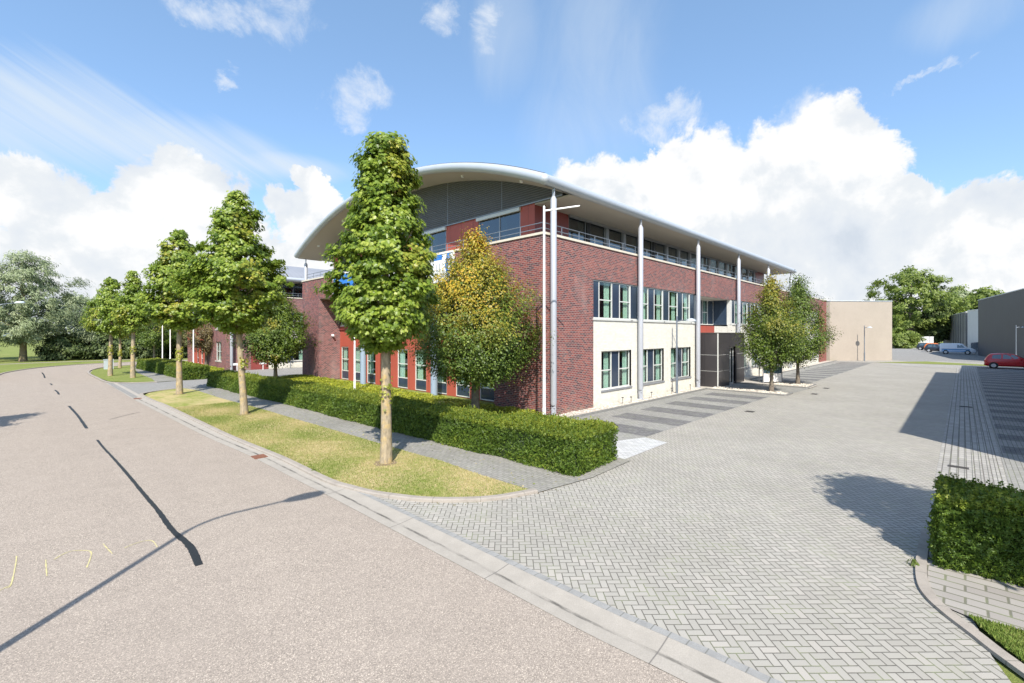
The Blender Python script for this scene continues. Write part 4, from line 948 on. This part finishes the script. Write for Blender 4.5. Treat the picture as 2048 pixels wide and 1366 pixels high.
for x,u in ((474,0),(526,1),(581,2)):
    r=(x-1024)/918; b_=-.714*r+.7; Y=(35.7+12.37)/b_; ux=-14.48+(.7*r+.714)*Y
    t=thing('parking_sign',(ux,35.7,0),('small white bay sign by the steel column of the second office','small white bay sign before the red brick of the second office','small dark bay sign before the white wall of the second office')[u],'sign','low bay signs before the second office')
    MB().box(-.03,.03,-.02,.02,0,.55).build('post','white' if u<2 else 'lampgrey',t); MB().box(-.32,.32,-.03,.0,.55,.75).build('board','white' if u<2 else 'lampgrey',t)
# spike lights in the gravel
for i,(x,y) in enumerate([(5.5,-.42),(6.0,-.6),(8.4,-.45),(10.9,-.4),(13.4,-.42)]):
    t=thing('garden_light',(x,y,.02),['small spike light in the gravel below the first white wall window','second small spike light beside the first one below the nearest window','small spike light in the gravel just beyond the second column','small spike light in the gravel beside the wall lamp','small spike light in the gravel before the third white column'][i],'garden light','spike lights in the gravel bed')
    MB().tube([(0,0,0),(0,0,.3)],.012,6).build('stem','iron',t); MB().tube([(0,0,.3),(0,0,.34)],[.06,.05],10).build('head','iron',t,True)
# display case by the entrance
t=thing('display_case',(21.3,-2.75,.02),'low metal framed case with grey glass top and white panel beside the entrance trees','display case',None,R(-45))
MB().box(-.68,-.63,-.28,-.23,0,1.2).box(.63,.68,-.28,-.23,0,1.2).box(-.68,-.63,.23,.28,0,1.2).box(.63,.68,.23,.28,0,1.2).box(-.68,.68,-.28,-.23,1.2,1.25).box(-.68,.68,.23,.28,1.2,1.25).build('frame','frame_dark',t)
MB().box(-.62,.62,-.27,-.24,.12,.66).build('lower_panel','white',t); MB().box(-.62,.62,-.27,-.25,.70,1.18).build('upper_panel','car_glass',t); MB().prism([(-.3,1.25),(0,1.42),(.3,1.25)],'x',-.7,.7).build('top','frame',t)
# plant cabinet on the far verge
t=thing('cable_cabinet',(-10.1,46.5,.06),'small pale cable cabinet on the grass between the distant maples','cabinet'); MB().box(-.35,.35,-.2,.2,0,.9).build('body','lightgrey',t); MB().box(-.38,.38,-.23,.23,.9,.95).build('lid','lightgrey',t)

def at(px,Y):
    r=(px-1024)/918; return (CAM[0]+(.7*r+.714)*Y,CAM[1]+(-.714*r+.7)*Y,.02)
# ---------------- cars ----------------
def car(label,cat,name,loc,rz,st,paint,wb,wr,glassq,group=None,stripe=None,tail='lamp_red'):
    """st: stations (x, zbottom, zbelt, zroof, half width belt, half width roof) from rear to front"""
    t=thing(name,loc,label,cat,group,rz); m=MB(); n=10
    for x,zb,zs,zr,hw,hr in st:
        half=[(0,zb),(hw*.86,zb),(hw*.98,zb+.12),(hw,(zb+zs)/2),(hw*.97,zs),(hr,zr-.03 if zr>zs+.1 else zs+.01),(hr*.7,zr),(0,zr+.01)]
        ring=[(x,y,z) for y,z in half]+[(x,-y,z) for y,z in half[-2:0:-1]]; n=len(ring); m.v+=ring
    k=len(st)
    for i in range(k-1): m.f+=[(i*n+j,i*n+(j+1)%n,(i+1)*n+(j+1)%n,(i+1)*n+j) for j in range(n)]
    m.f+=[tuple(range(n)),tuple((k-1)*n+j for j in range(n))]
    body=m.build('body',paint,t,True)
    for q in glassq:      # side windows given as outlines in (x,z), laid on the tumblehome
        for s in (-1,1):
            g=MB()
            vs=[]
            for x,z in q:
                xs=[p[0] for p in st]; zs=np.interp(x,xs,[p[2] for p in st]); zr=np.interp(x,xs,[p[3] for p in st]); hw=np.interp(x,xs,[p[4] for p in st])*.97; hr=np.interp(x,xs,[p[5] for p in st])
                f=min(1,max(0,(z-zs)/max(.05,zr-.03-zs))); vs.append((x,s*(hw+(hr-hw)*f+.008),z))
            g.add(vs,[tuple(range(len(vs)))]); g.build('side_window','car_glass',t)
    # windscreen
    f=[p for p in st if p[3]>p[2]+.1]; a=f[-1]; i=st.index(a); b=st[i+1]
    g=MB(); g.add([(a[0]+.05,-a[5]*.9,a[3]-.02),(a[0]+.05,a[5]*.9,a[3]-.02),(b[0]-.05,b[4]*.86,b[2]+.06),(b[0]-.05,-b[4]*.86,b[2]+.06)],[(0,1,2,3)])
    for v in range(4): g.v[v]=(g.v[v][0]+.02,g.v[v][1],g.v[v][2]+.03)
    g.build('windscreen','car_glass',t)
    L=st[-1][0]
    for x in wb:
        for s in (-1,1):
            hw=max(p[4] for p in st)
            ar=MB().tube([(x,s*(hw-.2),wr+.01),(x,s*(hw+.004),wr+.01)],wr*1.16,20); ar.build('wheel_arch','black',t)
            w=MB().tube([(x,s*(hw-.18),wr),(x,s*(hw-.01),wr),(x,s*(hw+.012),wr)],[wr,wr,wr*.9],20); wo=w.build('wheel','tyre',t,True)
            r=MB().tube([(x,s*(hw+.005),wr),(x,s*(hw+.02),wr)],[wr*.66,wr*.6],14); r.build('rim','rim',wo,True)
    for s in (-1,1):
        x0=st[0]; MB().box(x0[0]-.02,x0[0]+.12,s*x0[4]*.7-.12,s*x0[4]*.7+.12,x0[2]-.28,x0[2]).build('tail_lamp',tail,t)
        e=st[-1]; MB().box(e[0]-.18,e[0]+.01,s*e[4]*.66-.16,s*e[4]*.66+.16,e[2]-.13,e[2]-.0).build('headlight','rim',t)
        j=[p for p in st if p[3]>p[2]+.1][-1]; MB().box(j[0]+.35,j[0]+.5,s*(j[4]+.02),s*(j[4]+.17),j[2]+.02,j[2]+.15).build('mirror',paint,t)
    MB().box(st[0][0]-.03,st[0][0]+.1,-st[0][4]*.85,st[0][4]*.85,.28,.42).box(L-.08,L+.02,-st[-1][4]*.85,st[-1][4]*.85,.26,.40).build('bumper','black' if paint!='red_paint' else paint,t)
    if stripe:
        for z0,z1,mt in stripe:
            for s in(-1,1): 
                hw=max(p[4] for p in st); MB().box(.25,L-.7,s*(hw+.001),s*(hw+.006),z0,z1).build('stripe',mt,t)
    return t
hatch=[(0,.34,.80,.84,.74,.6),(.08,.26,.86,.98,.80,.62),(.22,.22,.90,1.25,.82,.60),(.42,.22,.91,1.44,.83,.58),(.9,.22,.92,1.50,.83,.58),(1.6,.22,.92,1.51,.83,.58),(2.05,.22,.92,1.44,.83,.58),(2.75,.22,.93,.99,.83,.70),(3.2,.23,.88,.93,.81,.66),(3.5,.26,.76,.80,.76,.6),(3.62,.34,.62,.65,.66,.5)]
# heading towards -v, seen from its side
rc=car('small red three door hatchback parked at the end of the striped bays','car','parked_car',(52.6,-14.0,.02),R(-90),hatch,'red_paint',(.62,2.99),.29,[[(.5,.98),(.55,1.3),(.68,1.37),(1.15,1.40),(1.12,.97)],[(1.25,.97),(1.28,1.40),(1.7,1.42),(2.02,1.36),(2.55,1.0),(2.5,.98)]])
van=[(0,.36,.95,1.68,.82,.74),(.06,.28,1.0,1.76,.86,.76),(.5,.24,1.02,1.82,.88,.75),(2.3,.24,1.03,1.82,.88,.75),(2.75,.24,1.03,1.74,.88,.72),(3.4,.24,1.04,1.1,.88,.74),(3.8,.25,.96,1.02,.86,.7),(4.2,.28,.80,.85,.80,.62),(4.38,.36,.66,.70,.7,.5)]
car('white and blue small delivery van parked before the grey shed','van','parked_van',at(1880,79),R(-92),van,'white_car',(.75,3.4),.33,[[(2.15,1.08),(2.15,1.58),(2.7,1.56),(3.25,1.12),(3.2,1.08)]],None,[(.70,.84,'blue_car'),(.86,.9,'dark_car'),(.46,.60,'blue_car')])
dk=car('dark hatchback parked just left of the blue and white van','car','parked_car',at(1850,87),R(-95),hatch,'dark_car',(.62,2.99),.3,[[(.5,.98),(.55,1.3),(1.15,1.40),(1.12,.97)],[(1.25,.97),(1.28,1.40),(2.02,1.36),(2.5,.98)]],'cars in the back yard')
car('orange car parked behind the dark hatchback in the back yard','car','parked_car',at(1849,96),R(-95),hatch,'orange_car',(.62,2.99),.3,[[(.5,.98),(.55,1.3),(1.15,1.40),(1.12,.97)],[(1.25,.97),(1.28,1.40),(2.02,1.36),(2.5,.98)]],'cars in the back yard')
car('dark estate car farthest left in the row of the back yard','car','parked_car',at(1834,98),R(-95),hatch,'dark_car',(.62,2.99),.3,[[(.5,.98),(.55,1.3),(1.15,1.40),(1.12,.97)],[(1.25,.97),(1.28,1.40),(2.02,1.36),(2.5,.98)]],'cars in the back yard')
t=thing('trailer',at(1846,118),'white slatted trailer standing under the trees behind the parked cars','trailer',None,R(-45))
MB().box(-2.,2.,-.8,.8,.5,2.7).build('box_body','white',t)
mm=MB()
for z in (.9,1.3,1.7,2.1,2.5): mm.box(-2.02,2.02,-.83,-.8,z,z+.06)
for x in (-1.,1.): mm.box(x-.05,x+.05,-.85,-.8,.5,2.7)
mm.build('slats','frame_dark',t)
for s in(-1,1): MB().tube([(s*.8,-.85,.35),(s*.8,-.6,.35)],.35,14).build('wheel','tyre',t,True)
# mesh fence beside the dark warehouse
t=thing('mesh_fence',(108,-13.5,0),'thin wire mesh fence between the white annex and the dark warehouse','fence')
for k in range(6):
    MB().tube([(k*2.6-9,-k*.25,0),(k*2.6-9,-k*.25,1.9)],.04,6).build('post','lampgrey',t)
mm=MB()
for z in np.linspace(.1,1.8,7): mm.tube([(-9,0,z),(4,-1.25,z)],.012,4)
for k in range(60): q=k/60; mm.tube([(-9+13*q,-1.25*q,0.05),(-9+13*q,-1.25*q,1.85)],.01,3)
mm.build('wire_mesh','lampgrey',t)

# ---------------- hedges and planting ----------------
def hedge(name,line,w,h,label,n_per_m2,size,mat='yew',tipk=.25,side=1,cat='hedge',zb=0.03,bump=.05,ends=True,seed=1,tips=0):
    """clipped hedge along a line; w metres to the given side of it"""
    rg=np.random.default_rng(seed); c0=line[0]; t=thing(name,(c0[0],c0[1],0),label,cat)
    A=[(x-c0[0],y-c0[1]) for x,y in line]; Bp=offset(A,w*side)
    q0,q1=Vector(A[1])-Vector(A[0]),Vector(A[-2])-Vector(A[-1]); A2=[tuple(Vector(A[0])+q0.normalized()*.08)]+A[1:-1]+[tuple(Vector(A[-1])+q1.normalized()*.08)]
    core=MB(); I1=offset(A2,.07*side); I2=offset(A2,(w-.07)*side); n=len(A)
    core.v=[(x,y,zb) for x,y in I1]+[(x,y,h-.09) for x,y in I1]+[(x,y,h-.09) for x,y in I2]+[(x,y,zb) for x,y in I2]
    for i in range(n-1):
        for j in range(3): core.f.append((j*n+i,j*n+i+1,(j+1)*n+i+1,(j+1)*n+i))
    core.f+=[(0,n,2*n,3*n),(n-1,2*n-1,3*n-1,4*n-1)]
    core.build('opaque_core','hedge_core',t)  # opaque dark box added inside the foliage to block light
    P=[];N=[];tp=[]
    def quad(a,b,c,d_,nrm,den=1.):     # bilinear patch
        a,b,c,d_=[np.array(q,float) for q in(a,b,c,d_)]; area=(np.linalg.norm(b-a)+np.linalg.norm(c-d_))/2*(np.linalg.norm(d_-a)+np.linalg.norm(c-b))/2
        k=int(area*n_per_m2*den); 
        if k<1: return
        u=rg.random(k)[:,None]; v=rg.random(k)[:,None]; p=(a*(1-u)+b*u)*(1-v)+(d_*(1-u)+c*u)*v
        nz=np.array(nrm,float)
        und=bump*(np.sin(p[:,0]*2.3+p[:,1]*1.7+p[:,2]*3)+.7*np.sin(p[:,1]*4.1-p[:,0]*2.9+p[:,2]*5))
        p=p+nz*(und[:,None]*.6+rg.normal(size=(k,1))*.03-.01)
        P.append(p); N.append(nz+rg.normal(size=(k,3))*.55); tp.append(np.clip((p[:,2]-h+.12)*6,0,1)*tipk*rg.random(k)*1.6)
    for i in range(n-1):
        dx,dy=A[i+1][0]-A[i][0],A[i+1][1]-A[i][1]; L=math.hypot(dx,dy); on=(dy/L*side,-dx/L*side,0)
        quad((*A[i],zb),(*A[i+1],zb),(*A[i+1],h),(*A[i],h),on)
        quad((*Bp[i],zb),(*Bp[i+1],zb),(*Bp[i+1],h),(*Bp[i],h),(-on[0],-on[1],0),.6)
        quad((*A[i],h),(*A[i+1],h),(*Bp[i+1],h),(*Bp[i],h),(0,0,1))
    for i,j in ((0,1),(n-1,n-2)):
        dx,dy=A[i][0]-A[j][0],A[i][1]-A[j][1]; L=math.hypot(dx,dy); quad((*A[i],zb),(*Bp[i],zb),(*Bp[i],h),(*A[i],h),(dx/L,dy/L,0))
    P=np.concatenate(P);N=np.concatenate(N);tp=np.concatenate(tp); k=len(P)
    T=N*.55+np.array([0,0,.45])+rg.normal(size=(k,3))*.4; NN=np.cross(T,rg.normal(size=(k,3)))+N*.9
    if tips:   # shoots standing above the clipped top
        q=rg.integers(0,k,tips*3); q=q[P[q][:,2]>h-.1][:tips]; Q=P[q]+np.column_stack([rg.normal(size=len(q))*.02,rg.normal(size=len(q))*.02,rg.random(len(q))*.13])
        P=np.concatenate([P,Q]); NN=np.concatenate([NN,rg.normal(size=(len(q),3))*[1,1,.2]]); T=np.concatenate([T,np.tile([0,0,1.],(len(q),1))+rg.normal(size=(len(q),3))*.3]); tp=np.concatenate([tp,rg.random(len(q))*tipk]); k=len(P)
    rnd=np.clip(.28+.22*np.sin(P[:,0]*1.9+P[:,1]*1.2)*np.sin(P[:,2]*4+P[:,1])+rg.random(k)*.62-.1,0,1)
    leafmesh('foliage',P,NN,size*(.6+.8*rg.random(k)),SPRIG[0],SPRIG[1],mat,t,rnd,tp,T,.15)
    return t
hedge('yew_hedge',[(-5.15,-12.12),(-5.12,-15),(-5.1,-20)],1.25,1.06,'near dark green yew hedge at the right edge with a sunlit end',3000,.075,tipk=.9,side=1,zb=.03,seed=3,tips=1500)
hedge('yew_hedge',[(-5.45,-5.68),(-5.52,-4.2),(-5.6,-2.45)],2.0,.95,'broad corner block of clipped yew hedge beside the white paving patch',1500,.085,tipk=.9,side=-1,seed=14,tips=900,bump=.07)
hedge('yew_hedge',[(-5.62,-2.5),(-5.75,.15),(-6.0,5.),(-6.05,8),(-6.12,10.5),(-6.3,13.5),(-6.6,17.7),(-6.7,21.3),(-6.93,23.25)],1.25,.93,'long clipped yew hedge between the footpath and the office front',1300,.09,tipk=.9,side=-1,seed=4,tips=1400,bump=.06)
hedge('yew_hedge',[(-7.25,28.9),(-7.3,32),(-7.45,36.3),(-7.75,41),(-8.05,45.7)],1.7,.95,'clipped hedge beyond the driveway beside the distant footpath',700,.12,tipk=.7,side=-1,seed=5)
hedge('box_hedge',[(-17.6,38),(-17.7,45),(-18,50)],1.3,.85,'short dark hedge across the road at the left edge',500,.14,seed=6,tipk=.1)
def cover(name,poly,h,label,n,size,seed=1,mat='cover',tag_stuff=True):
    rg=np.random.default_rng(seed); a=np.array(poly); P=rg.random((n*4,2))*(a.max(0)-a.min(0))+a.min(0); P=P[inside(P,poly)][:n]; k=len(P)
    z=h*(.85+.12*np.sin(P[:,0]*3+P[:,1]*2)+.1*np.sin(P[:,1]*5))+rg.normal(size=k)*.02
    o=leafmesh(name,np.column_stack([P,z]),rg.normal(size=(k,3))*.4+[0,0,1],size*(.6+.8*rg.random(k)),LEAF[0],LEAF[1],mat,None,rg.random(k))
    return tag(o,kind='stuff')
CP=[(-4.35,-2.4),(-1.2,-2.6),(-.9,-.9),(-.15,-.2),(-.12,25.2),(-1.2,24.9),(-5.2,23.4),(-5.3,18),(-4.95,10),(-4.65,5)]
sheet('planting_bed',CP,.035,'gravel')
cover('ground_cover',CP,.30,'',75000,.10,9)
sheet('planting_bed_beyond',[(-5.7,30),(-2.8,36.2),(-2.8,53),(-6.3,52),(-6.2,45),(-5.8,36)],.035,'gravel')
cover('ground_cover_beyond',[(-5.7,30),(-2.8,36.2),(-2.8,53),(-6.3,52),(-6.2,45),(-5.8,36)],.25,'',16000,.17,10)

# ---------------- trees ----------------
def maple(loc,top,prof,ncl,npc,leaf,label,r0=.17,seed=1,clear=3.,tmpl=MAPLE,clr=.33,lean=(0,0),tip=.0,lobes=.13,scarr=True):
    t=thing('maple_tree',(loc[0],loc[1],.05),label,'tree','columnar maples on the verge'); rg=random.Random(seed)
    limbs=[(clear+.2+i*(top-clear-1.2)/16,interp(prof,clear+.5+i*(top-clear-1.2)/16)*.8,rg.random()*6.28,.9) for i in range(16)]
    trunkmesh(t,top,r0,top-.5,'bark_maple',lean,limbs,seed=seed)
    tf=lambda P,g:np.where(np.sin(P[:,0]*2.7+seed)+np.sin(P[:,2]*1.9+P[:,1]*1.7)>1.05,.75,tip)*g.random(len(P))
    crown(t,prof,ncl,npc,leaf,'maple',tmpl,clr,.22,lobes,.25,tf,1.,'crown',.7,seed,.6,(lean[0]*.6,lean[1]*.6))
    # shoots on the trunk
    k=70; th=np.random.default_rng(seed).random(k)*6.28; z=clear*.62+np.random.default_rng(seed+1).normal(size=k)*.18
    P=np.column_stack([np.cos(th)*r0*1.3,np.sin(th)*r0*1.3,z]); 
    leafmesh('trunk_shoots',P,np.column_stack([np.cos(th),np.sin(th),np.full(k,.6)]),np.full(k,leaf*.8),MAPLE[0],MAPLE[1],'maple',t,np.random.default_rng(3).random(k),np.full(k,.6))
    return t
maple((-8.06,-1.34),8.75,[(3.05,.3),(3.25,.65),(3.7,1.02),(4.4,1.2),(5.4,1.2),(6.1,1.0),(6.4,.82),(7.1,.72),(7.75,.62),(8.3,.5),(8.65,.3)],600,64,.10,'nearest tall columnar maple with dense crown on the verge',.14,1,3.,clr=.25,lobes=.13)
maple((-8.46,9.65),9.4,[(3.6,.4),(4.1,1.15),(5.0,1.6),(5.9,1.68),(6.6,1.4),(7.3,.95),(8.3,.8),(8.9,.4),(9.4,.1)],500,66,.115,'second maple from the viewer, broad pointed crown beside the hedge',.135,2,3.5,clr=.30,lobes=.24,lean=(-.35,.35))
maple((-9.03,19.69),9.2,[(3.75,.4),(4.2,1.25),(5.1,1.6),(6.,1.45),(7.2,1.05),(8.5,.6),(9.2,.12)],380,52,.145,'third maple on the verge, standing at the driveway mouth',.15,3,3.7,clr=.36)
maple((-9.62,33.67),8.2,[(3.6,.4),(4.1,.95),(4.9,1.05),(6.,.75),(7.3,.42),(8.2,.1)],200,48,.165,'slim pointed maple just beyond the driveway, right of its pair',.15,4,3.5,LEAF,.34)
maple((-10.68,37.12),7.9,[(3.5,.5),(4.0,1.3),(4.9,1.5),(6.2,1.15),(7.2,.6),(7.9,.1)],220,48,.165,'rounder maple beyond the driveway, left of its pair',.15,5,3.4,LEAF,.36)
maple((-9.15,47.75),7.,[(3.2,.4),(3.8,1.1),(4.8,1.3),(6.2,.8),(7.,.1)],180,26,.24,'thin trunked farthest maple at the bend of the road',.12,6,2.6,LEAF,.45)
def hornbeam(loc,top,prof,ncl,npc,leaf,label,seed,mat='hornbeam',yel=0,clear=1.4,r0=.12,clr=.34,stretch=1.9,group='round hornbeams by the offices'):
    t=thing('hornbeam_tree',(loc[0],loc[1],.03),label,'tree',group); rg=random.Random(seed)
    limbs=[]
    for i in range(26):
        z=clear+.1+i*(top-clear-1.)/30; limbs.append((z,interp(prof,min(z+.8,top))*.85,rg.random()*6.28,.8+.5*rg.random()))
    trunkmesh(t,top,r0,top-.6,'bark_dark',(0,0),limbs,seed=seed,flare=1.5)
    zm=prof[0][0]
    tf=(lambda P,g:np.clip(((P[:,2]-zm)/(top-zm)-.43+.2*np.sin(P[:,0]*2.2+P[:,1]*1.3))*2.3+.12,0,1)*yel*(g.random(len(P))<.85)) if yel else (lambda P,g:np.where(np.sin(P[:,0]*2+seed)+np.sin(P[:,2]*2.3+P[:,1])>1.35,.45,0.)*g.random(len(P)))
    crown(t,prof,ncl,npc,leaf,mat,LEAF,clr,.3,.12,1.3,tf,stretch,'crown',.2,seed,.8,jit=.11)
    return t
hornbeam((-2.6,1.3),7.5,[(1.6,.5),(1.9,1.5),(2.45,2.1),(3.2,2.3),(4.2,2.1),(5.0,1.75),(5.7,1.3),(6.3,.8),(6.8,.45),(7.3,.1)],1400,50,.086,'yellowing hornbeam with golden top beside the office corner',21,yel=1.,r0=.16,clr=.33)
hornbeam((-2.8,22.9),7.1,[(1.5,.6),(1.9,1.6),(2.8,2.1),(3.8,2.0),(4.8,1.45),(5.8,.8),(7.1,.1)],900,34,.125,'dark green hornbeam behind the hedge at the left end of the office',22,clr=.4)
hornbeam((15.76,-4.29),6.8,[(1.6,.5),(2.0,1.3),(3.,1.6),(4.,1.35),(5.,.9),(5.9,.4),(6.8,.05)],640,42,.10,'left hornbeam of the pair by the entrance, tinged brown',23,yel=.5,r0=.1,clr=.34,stretch=2.2)
hornbeam((21.4,-4.4),7.4,[(1.7,.5),(2.1,1.4),(3.2,1.75),(4.4,1.45),(5.4,.95),(6.4,.42),(7.4,.05)],680,42,.10,'right and greener hornbeam of the pair by the entrance',24,r0=.1,clr=.36,stretch=2.2)
hornbeam(at(412,47),6.2,[(1.6,.5),(2.2,1.6),(3.2,2.),(4.2,1.7),(5.2,1.),(6.2,.1)],360,20,.16,'brownish hornbeam before the second office front',25,mat='brown_leaf')
hornbeam(at(308,62),6.6,[(1.6,.5),(2.2,1.8),(3.4,2.3),(4.6,1.9),(5.6,1.1),(6.6,.1)],340,20,.18,'dark hornbeam behind the far hedge left of the second office',26)
hornbeam(at(352,66),7.4,[(1.6,.5),(2.2,2.2),(3.4,2.8),(4.8,2.3),(6.2,1.2),(7.4,.1)],320,20,.22,'broad hornbeam at the far end of the second office plot',27)
def bigtree(name,loc,top,prof,ncl,npc,leaf,mat,label,seed,bark='bark_dark',r0=.35,clr=1.1,tmpl=LEAF,cat='tree',group=None,lobes=.2,stretch=1.2,clear=None,inner=.3):
    t=thing(name,(loc[0],loc[1],-.03),label,cat,group); rg=random.Random(seed); c=clear or prof[0][0]
    limbs=[(c+(i+.5)*(top-c)*.045,interp(prof,min(top,c+i*(top-c)*.05+1.))*.8,rg.random()*6.28,(top-c)*.16) for i in range(14)]
    trunkmesh(t,top,r0,top*.88,bark,(0,0),limbs,seed=seed)
    crown(t,prof,ncl,npc,leaf,mat,tmpl,clr,inner,lobes,.7,None,stretch,'crown',.4,seed,.75)
    return t
WG='trees beyond the bend of the road'
bigtree('willow_tree',(-16.3,72.),14.0,[(2.2,1.5),(4,3.9),(6,4.7),(8.2,3.7),(10,3.9),(12.4,2.3),(14.0,.3)],330,90,.36,'willow','tall silvery willow with a thick trunk at the left edge across the road',31,'bark_willow',.34,.85,NARROW,group=WG,lobes=.34,clear=2.6)
bigtree('willow_tree',(-22.5,80.),11.5,[(1.,2),(3.,4.2),(6,4.2),(9,2.8),(11.5,.4)],240,70,.4,'willow','silvery willow standing behind the thick trunked one at the far left',32,'bark_willow',.4,1.0,NARROW,group=WG)
bigtree('willow_tree',(-8.,75.),9.6,[(1.5,1.5),(3.,3.4),(5.,3.6),(6.8,2.2),(9.0,.3)],210,70,.4,'willow','low spreading grey green willow right of the thick trunked one',33,'bark_willow',.4,1.0,NARROW,group=WG)
far=[(-2.,76,8.2,3.4,'wood','dark round tree between the grey willow and the maples'),(3,72,7.,3.2,'wood','dark tree behind the rounder maple of the distant pair'),(8.,70,7.6,3.4,'wood','dark tree behind the slim maple of the distant pair'),
     (14,70,8.,3.6,'wood','dark green tree behind the leftmost far flagpole'),(19,68,7.2,3.4,'wood','dark green tree behind the middle far flagpole'),(-30,84,10.5,4.,'wood','dark tree behind the willows at the far left'),(-11,86,10.,3.6,'willow','tall pale tree rising behind the low willow'),(24,72,8.,3.6,'wood','dark green tree partly behind the second office'),(-3.,90,9.5,2.2,'willow','slender pale treetop above the woodland edge')]
for i,(x,y,h,r,mt,lb) in enumerate(far):
    bigtree('woodland_tree',(x,y),h,[(.8,r*.5),(h*.3,r),(h*.6,r*.9),(h*.85,r*.5),(h,.2)],170,60,.34,mt,lb,40+i,r0=.22,clr=.95,group=WG)
proto=None
for i,(x,y,s,lb) in enumerate([(-28,70,1.,'leafy shrub left of the thick willow trunk'),(-22.5,71.5,1.1,'leafy shrub just left of the thick willow trunk'),(-12.5,73,1.,'dark shrub just right of the thick willow trunk'),(-8.,71.5,1.1,'shrub beneath the low spreading willow'),(-4,70,1.,'shrub at the grass edge left of the distant maple pair'),(0,68.5,1.05,'shrub behind the rounder distant maple'),(4.5,67,1.,'shrub behind the slim distant maple'),(9.,66,1.1,'shrub behind the far hedge beside the road bend'),(13.5,65.5,1.,'shrub behind the leftmost far flagpole'),(18,65,1.05,'shrub between the far flagpoles'),(-33,70,1.1,'leafy shrub at the extreme left beneath the willows')]):
    if proto is None:
        proto=bigtree('shrub',(x,y),3.4,[(.05,1.8),(.9,2.5),(2.,2.3),(2.8,1.4),(3.4,.2)],170,34,.34,'wood',lb,60,r0=.08,clr=.6,cat='shrub',group='shrubs along the woodland edge')
    else: c=copy_thing(proto,(x,y,-.03),i*1.3,lb); c.scale=(s,s,s)
bigtree('broadleaf_tree',at(1822,130),22.,[(3.5,3),(6,6.5),(11,9.0),(16,8.),(19.5,5.),(22,.8)],270,90,.55,'lime_leaf','large spreading broadleaf tree above the back yard',71,r0=.6,clr=1.35,lobes=.3,clear=4.,inner=.2)
RG='trees behind the back yard'
bigtree('broadleaf_tree',at(1872,128),12.5,[(2,2),(5,3.6),(8,3.4),(11,2.2),(12.5,.5)],200,38,.7,'wood','darker tree right of the large spreading one, left of the grey shed',72,r0=.4,clr=1.3,group=RG)
bigtree('broadleaf_tree',at(1917,160),19.5,[(8,4),(11,5.),(14,4.6),(17,3.),(19.5,.5)],150,34,.9,'willow','sparse grey green tree above the grey shed roof',73,r0=.4,clr=1.4,group=RG,inner=.1)
bigtree('broadleaf_tree',at(1900,150),15.5,[(5,4),(9,5.),(12,4.),(14,2.6),(15.5,.5)],220,36,.9,'lime_leaf','fresh green rounded tree just above the left end of the grey shed',78,r0=.4,clr=1.5,group=RG)
bigtree('broadleaf_tree',at(1972,150),18.,[(5,5),(9,7),(13,6.5),(16,4),(18,.5)],300,36,.9,'lime_leaf','green tree above the annex roof beside the dark warehouse',74,r0=.4,clr=1.6,group=RG)
bigtree('broadleaf_tree',at(1790,145),13.,[(2,3),(5,4.5),(9,4.2),(11.5,2.5),(13,.5)],220,36,.8,'wood','dark tree rising behind the right end of the tan warehouse',75,r0=.4,clr=1.4,group=RG)
bigtree('broadleaf_tree',at(1848,150),10.,[(1,3),(4,5),(7,4.4),(9,2.5),(10,.5)],200,36,.8,'wood','low dark tree filling the gap above the trailer',79,r0=.3,clr=1.4,group=RG)
bigtree('shrub',at(1798,108),5.,[(.1,2.),(1.6,2.6),(3.2,2.3),(4.4,1.3),(5.,.3)],180,34,.4,'lime_leaf','pale green bush at the corner of the tan warehouse',76,r0=.1,clr=.7,cat='shrub')
bigtree('shrub',at(1818,114),3.8,[(.1,1.8),(1.4,2.4),(2.6,2.1),(3.4,1.2),(3.8,.3)],150,34,.4,'lime_leaf','darker bush between the pale bush and the trailer',77,r0=.1,clr=.7,cat='shrub')
k=9000; th=rng.random(k)*6.283; rr=270+rng.random(k)*40; hh=(4.5+2.5*np.sin(th*9)+1.6*np.sin(th*23+1)+1.2*np.sin(th*51))*rng.random(k)**.6
tag(leafmesh('far_wood',np.column_stack([rr*np.cos(th),rr*np.sin(th),hh]),np.column_stack([-np.cos(th),-np.sin(th),np.full(k,.8)])+rng.normal(size=(k,3))*.5,1.6+2.6*rng.random(k),LEAF[0],LEAF[1],'wood',None,rng.random(k)),kind='stuff')
# trees outside the picture whose shadows reach into it
maple((-20.6,10.6),8.4,[(2.8,.4),(3.3,1.3),(4.8,1.6),(6.2,1.2),(7.4,.6),(8.4,.1)],240,18,.27,'maple on the verge across the road, out to the left',.17,7,3.,LEAF,.42)
maple((-6.6,-16.35),8.2,[(3.4,.4),(3.9,1.2),(4.9,1.55),(6.2,1.5),(7.2,1.1),(7.9,.6),(8.2,.2)],330,44,.20,'maple on the corner verge close to the viewer on the right',.16,8,3.3,LEAF,.4)
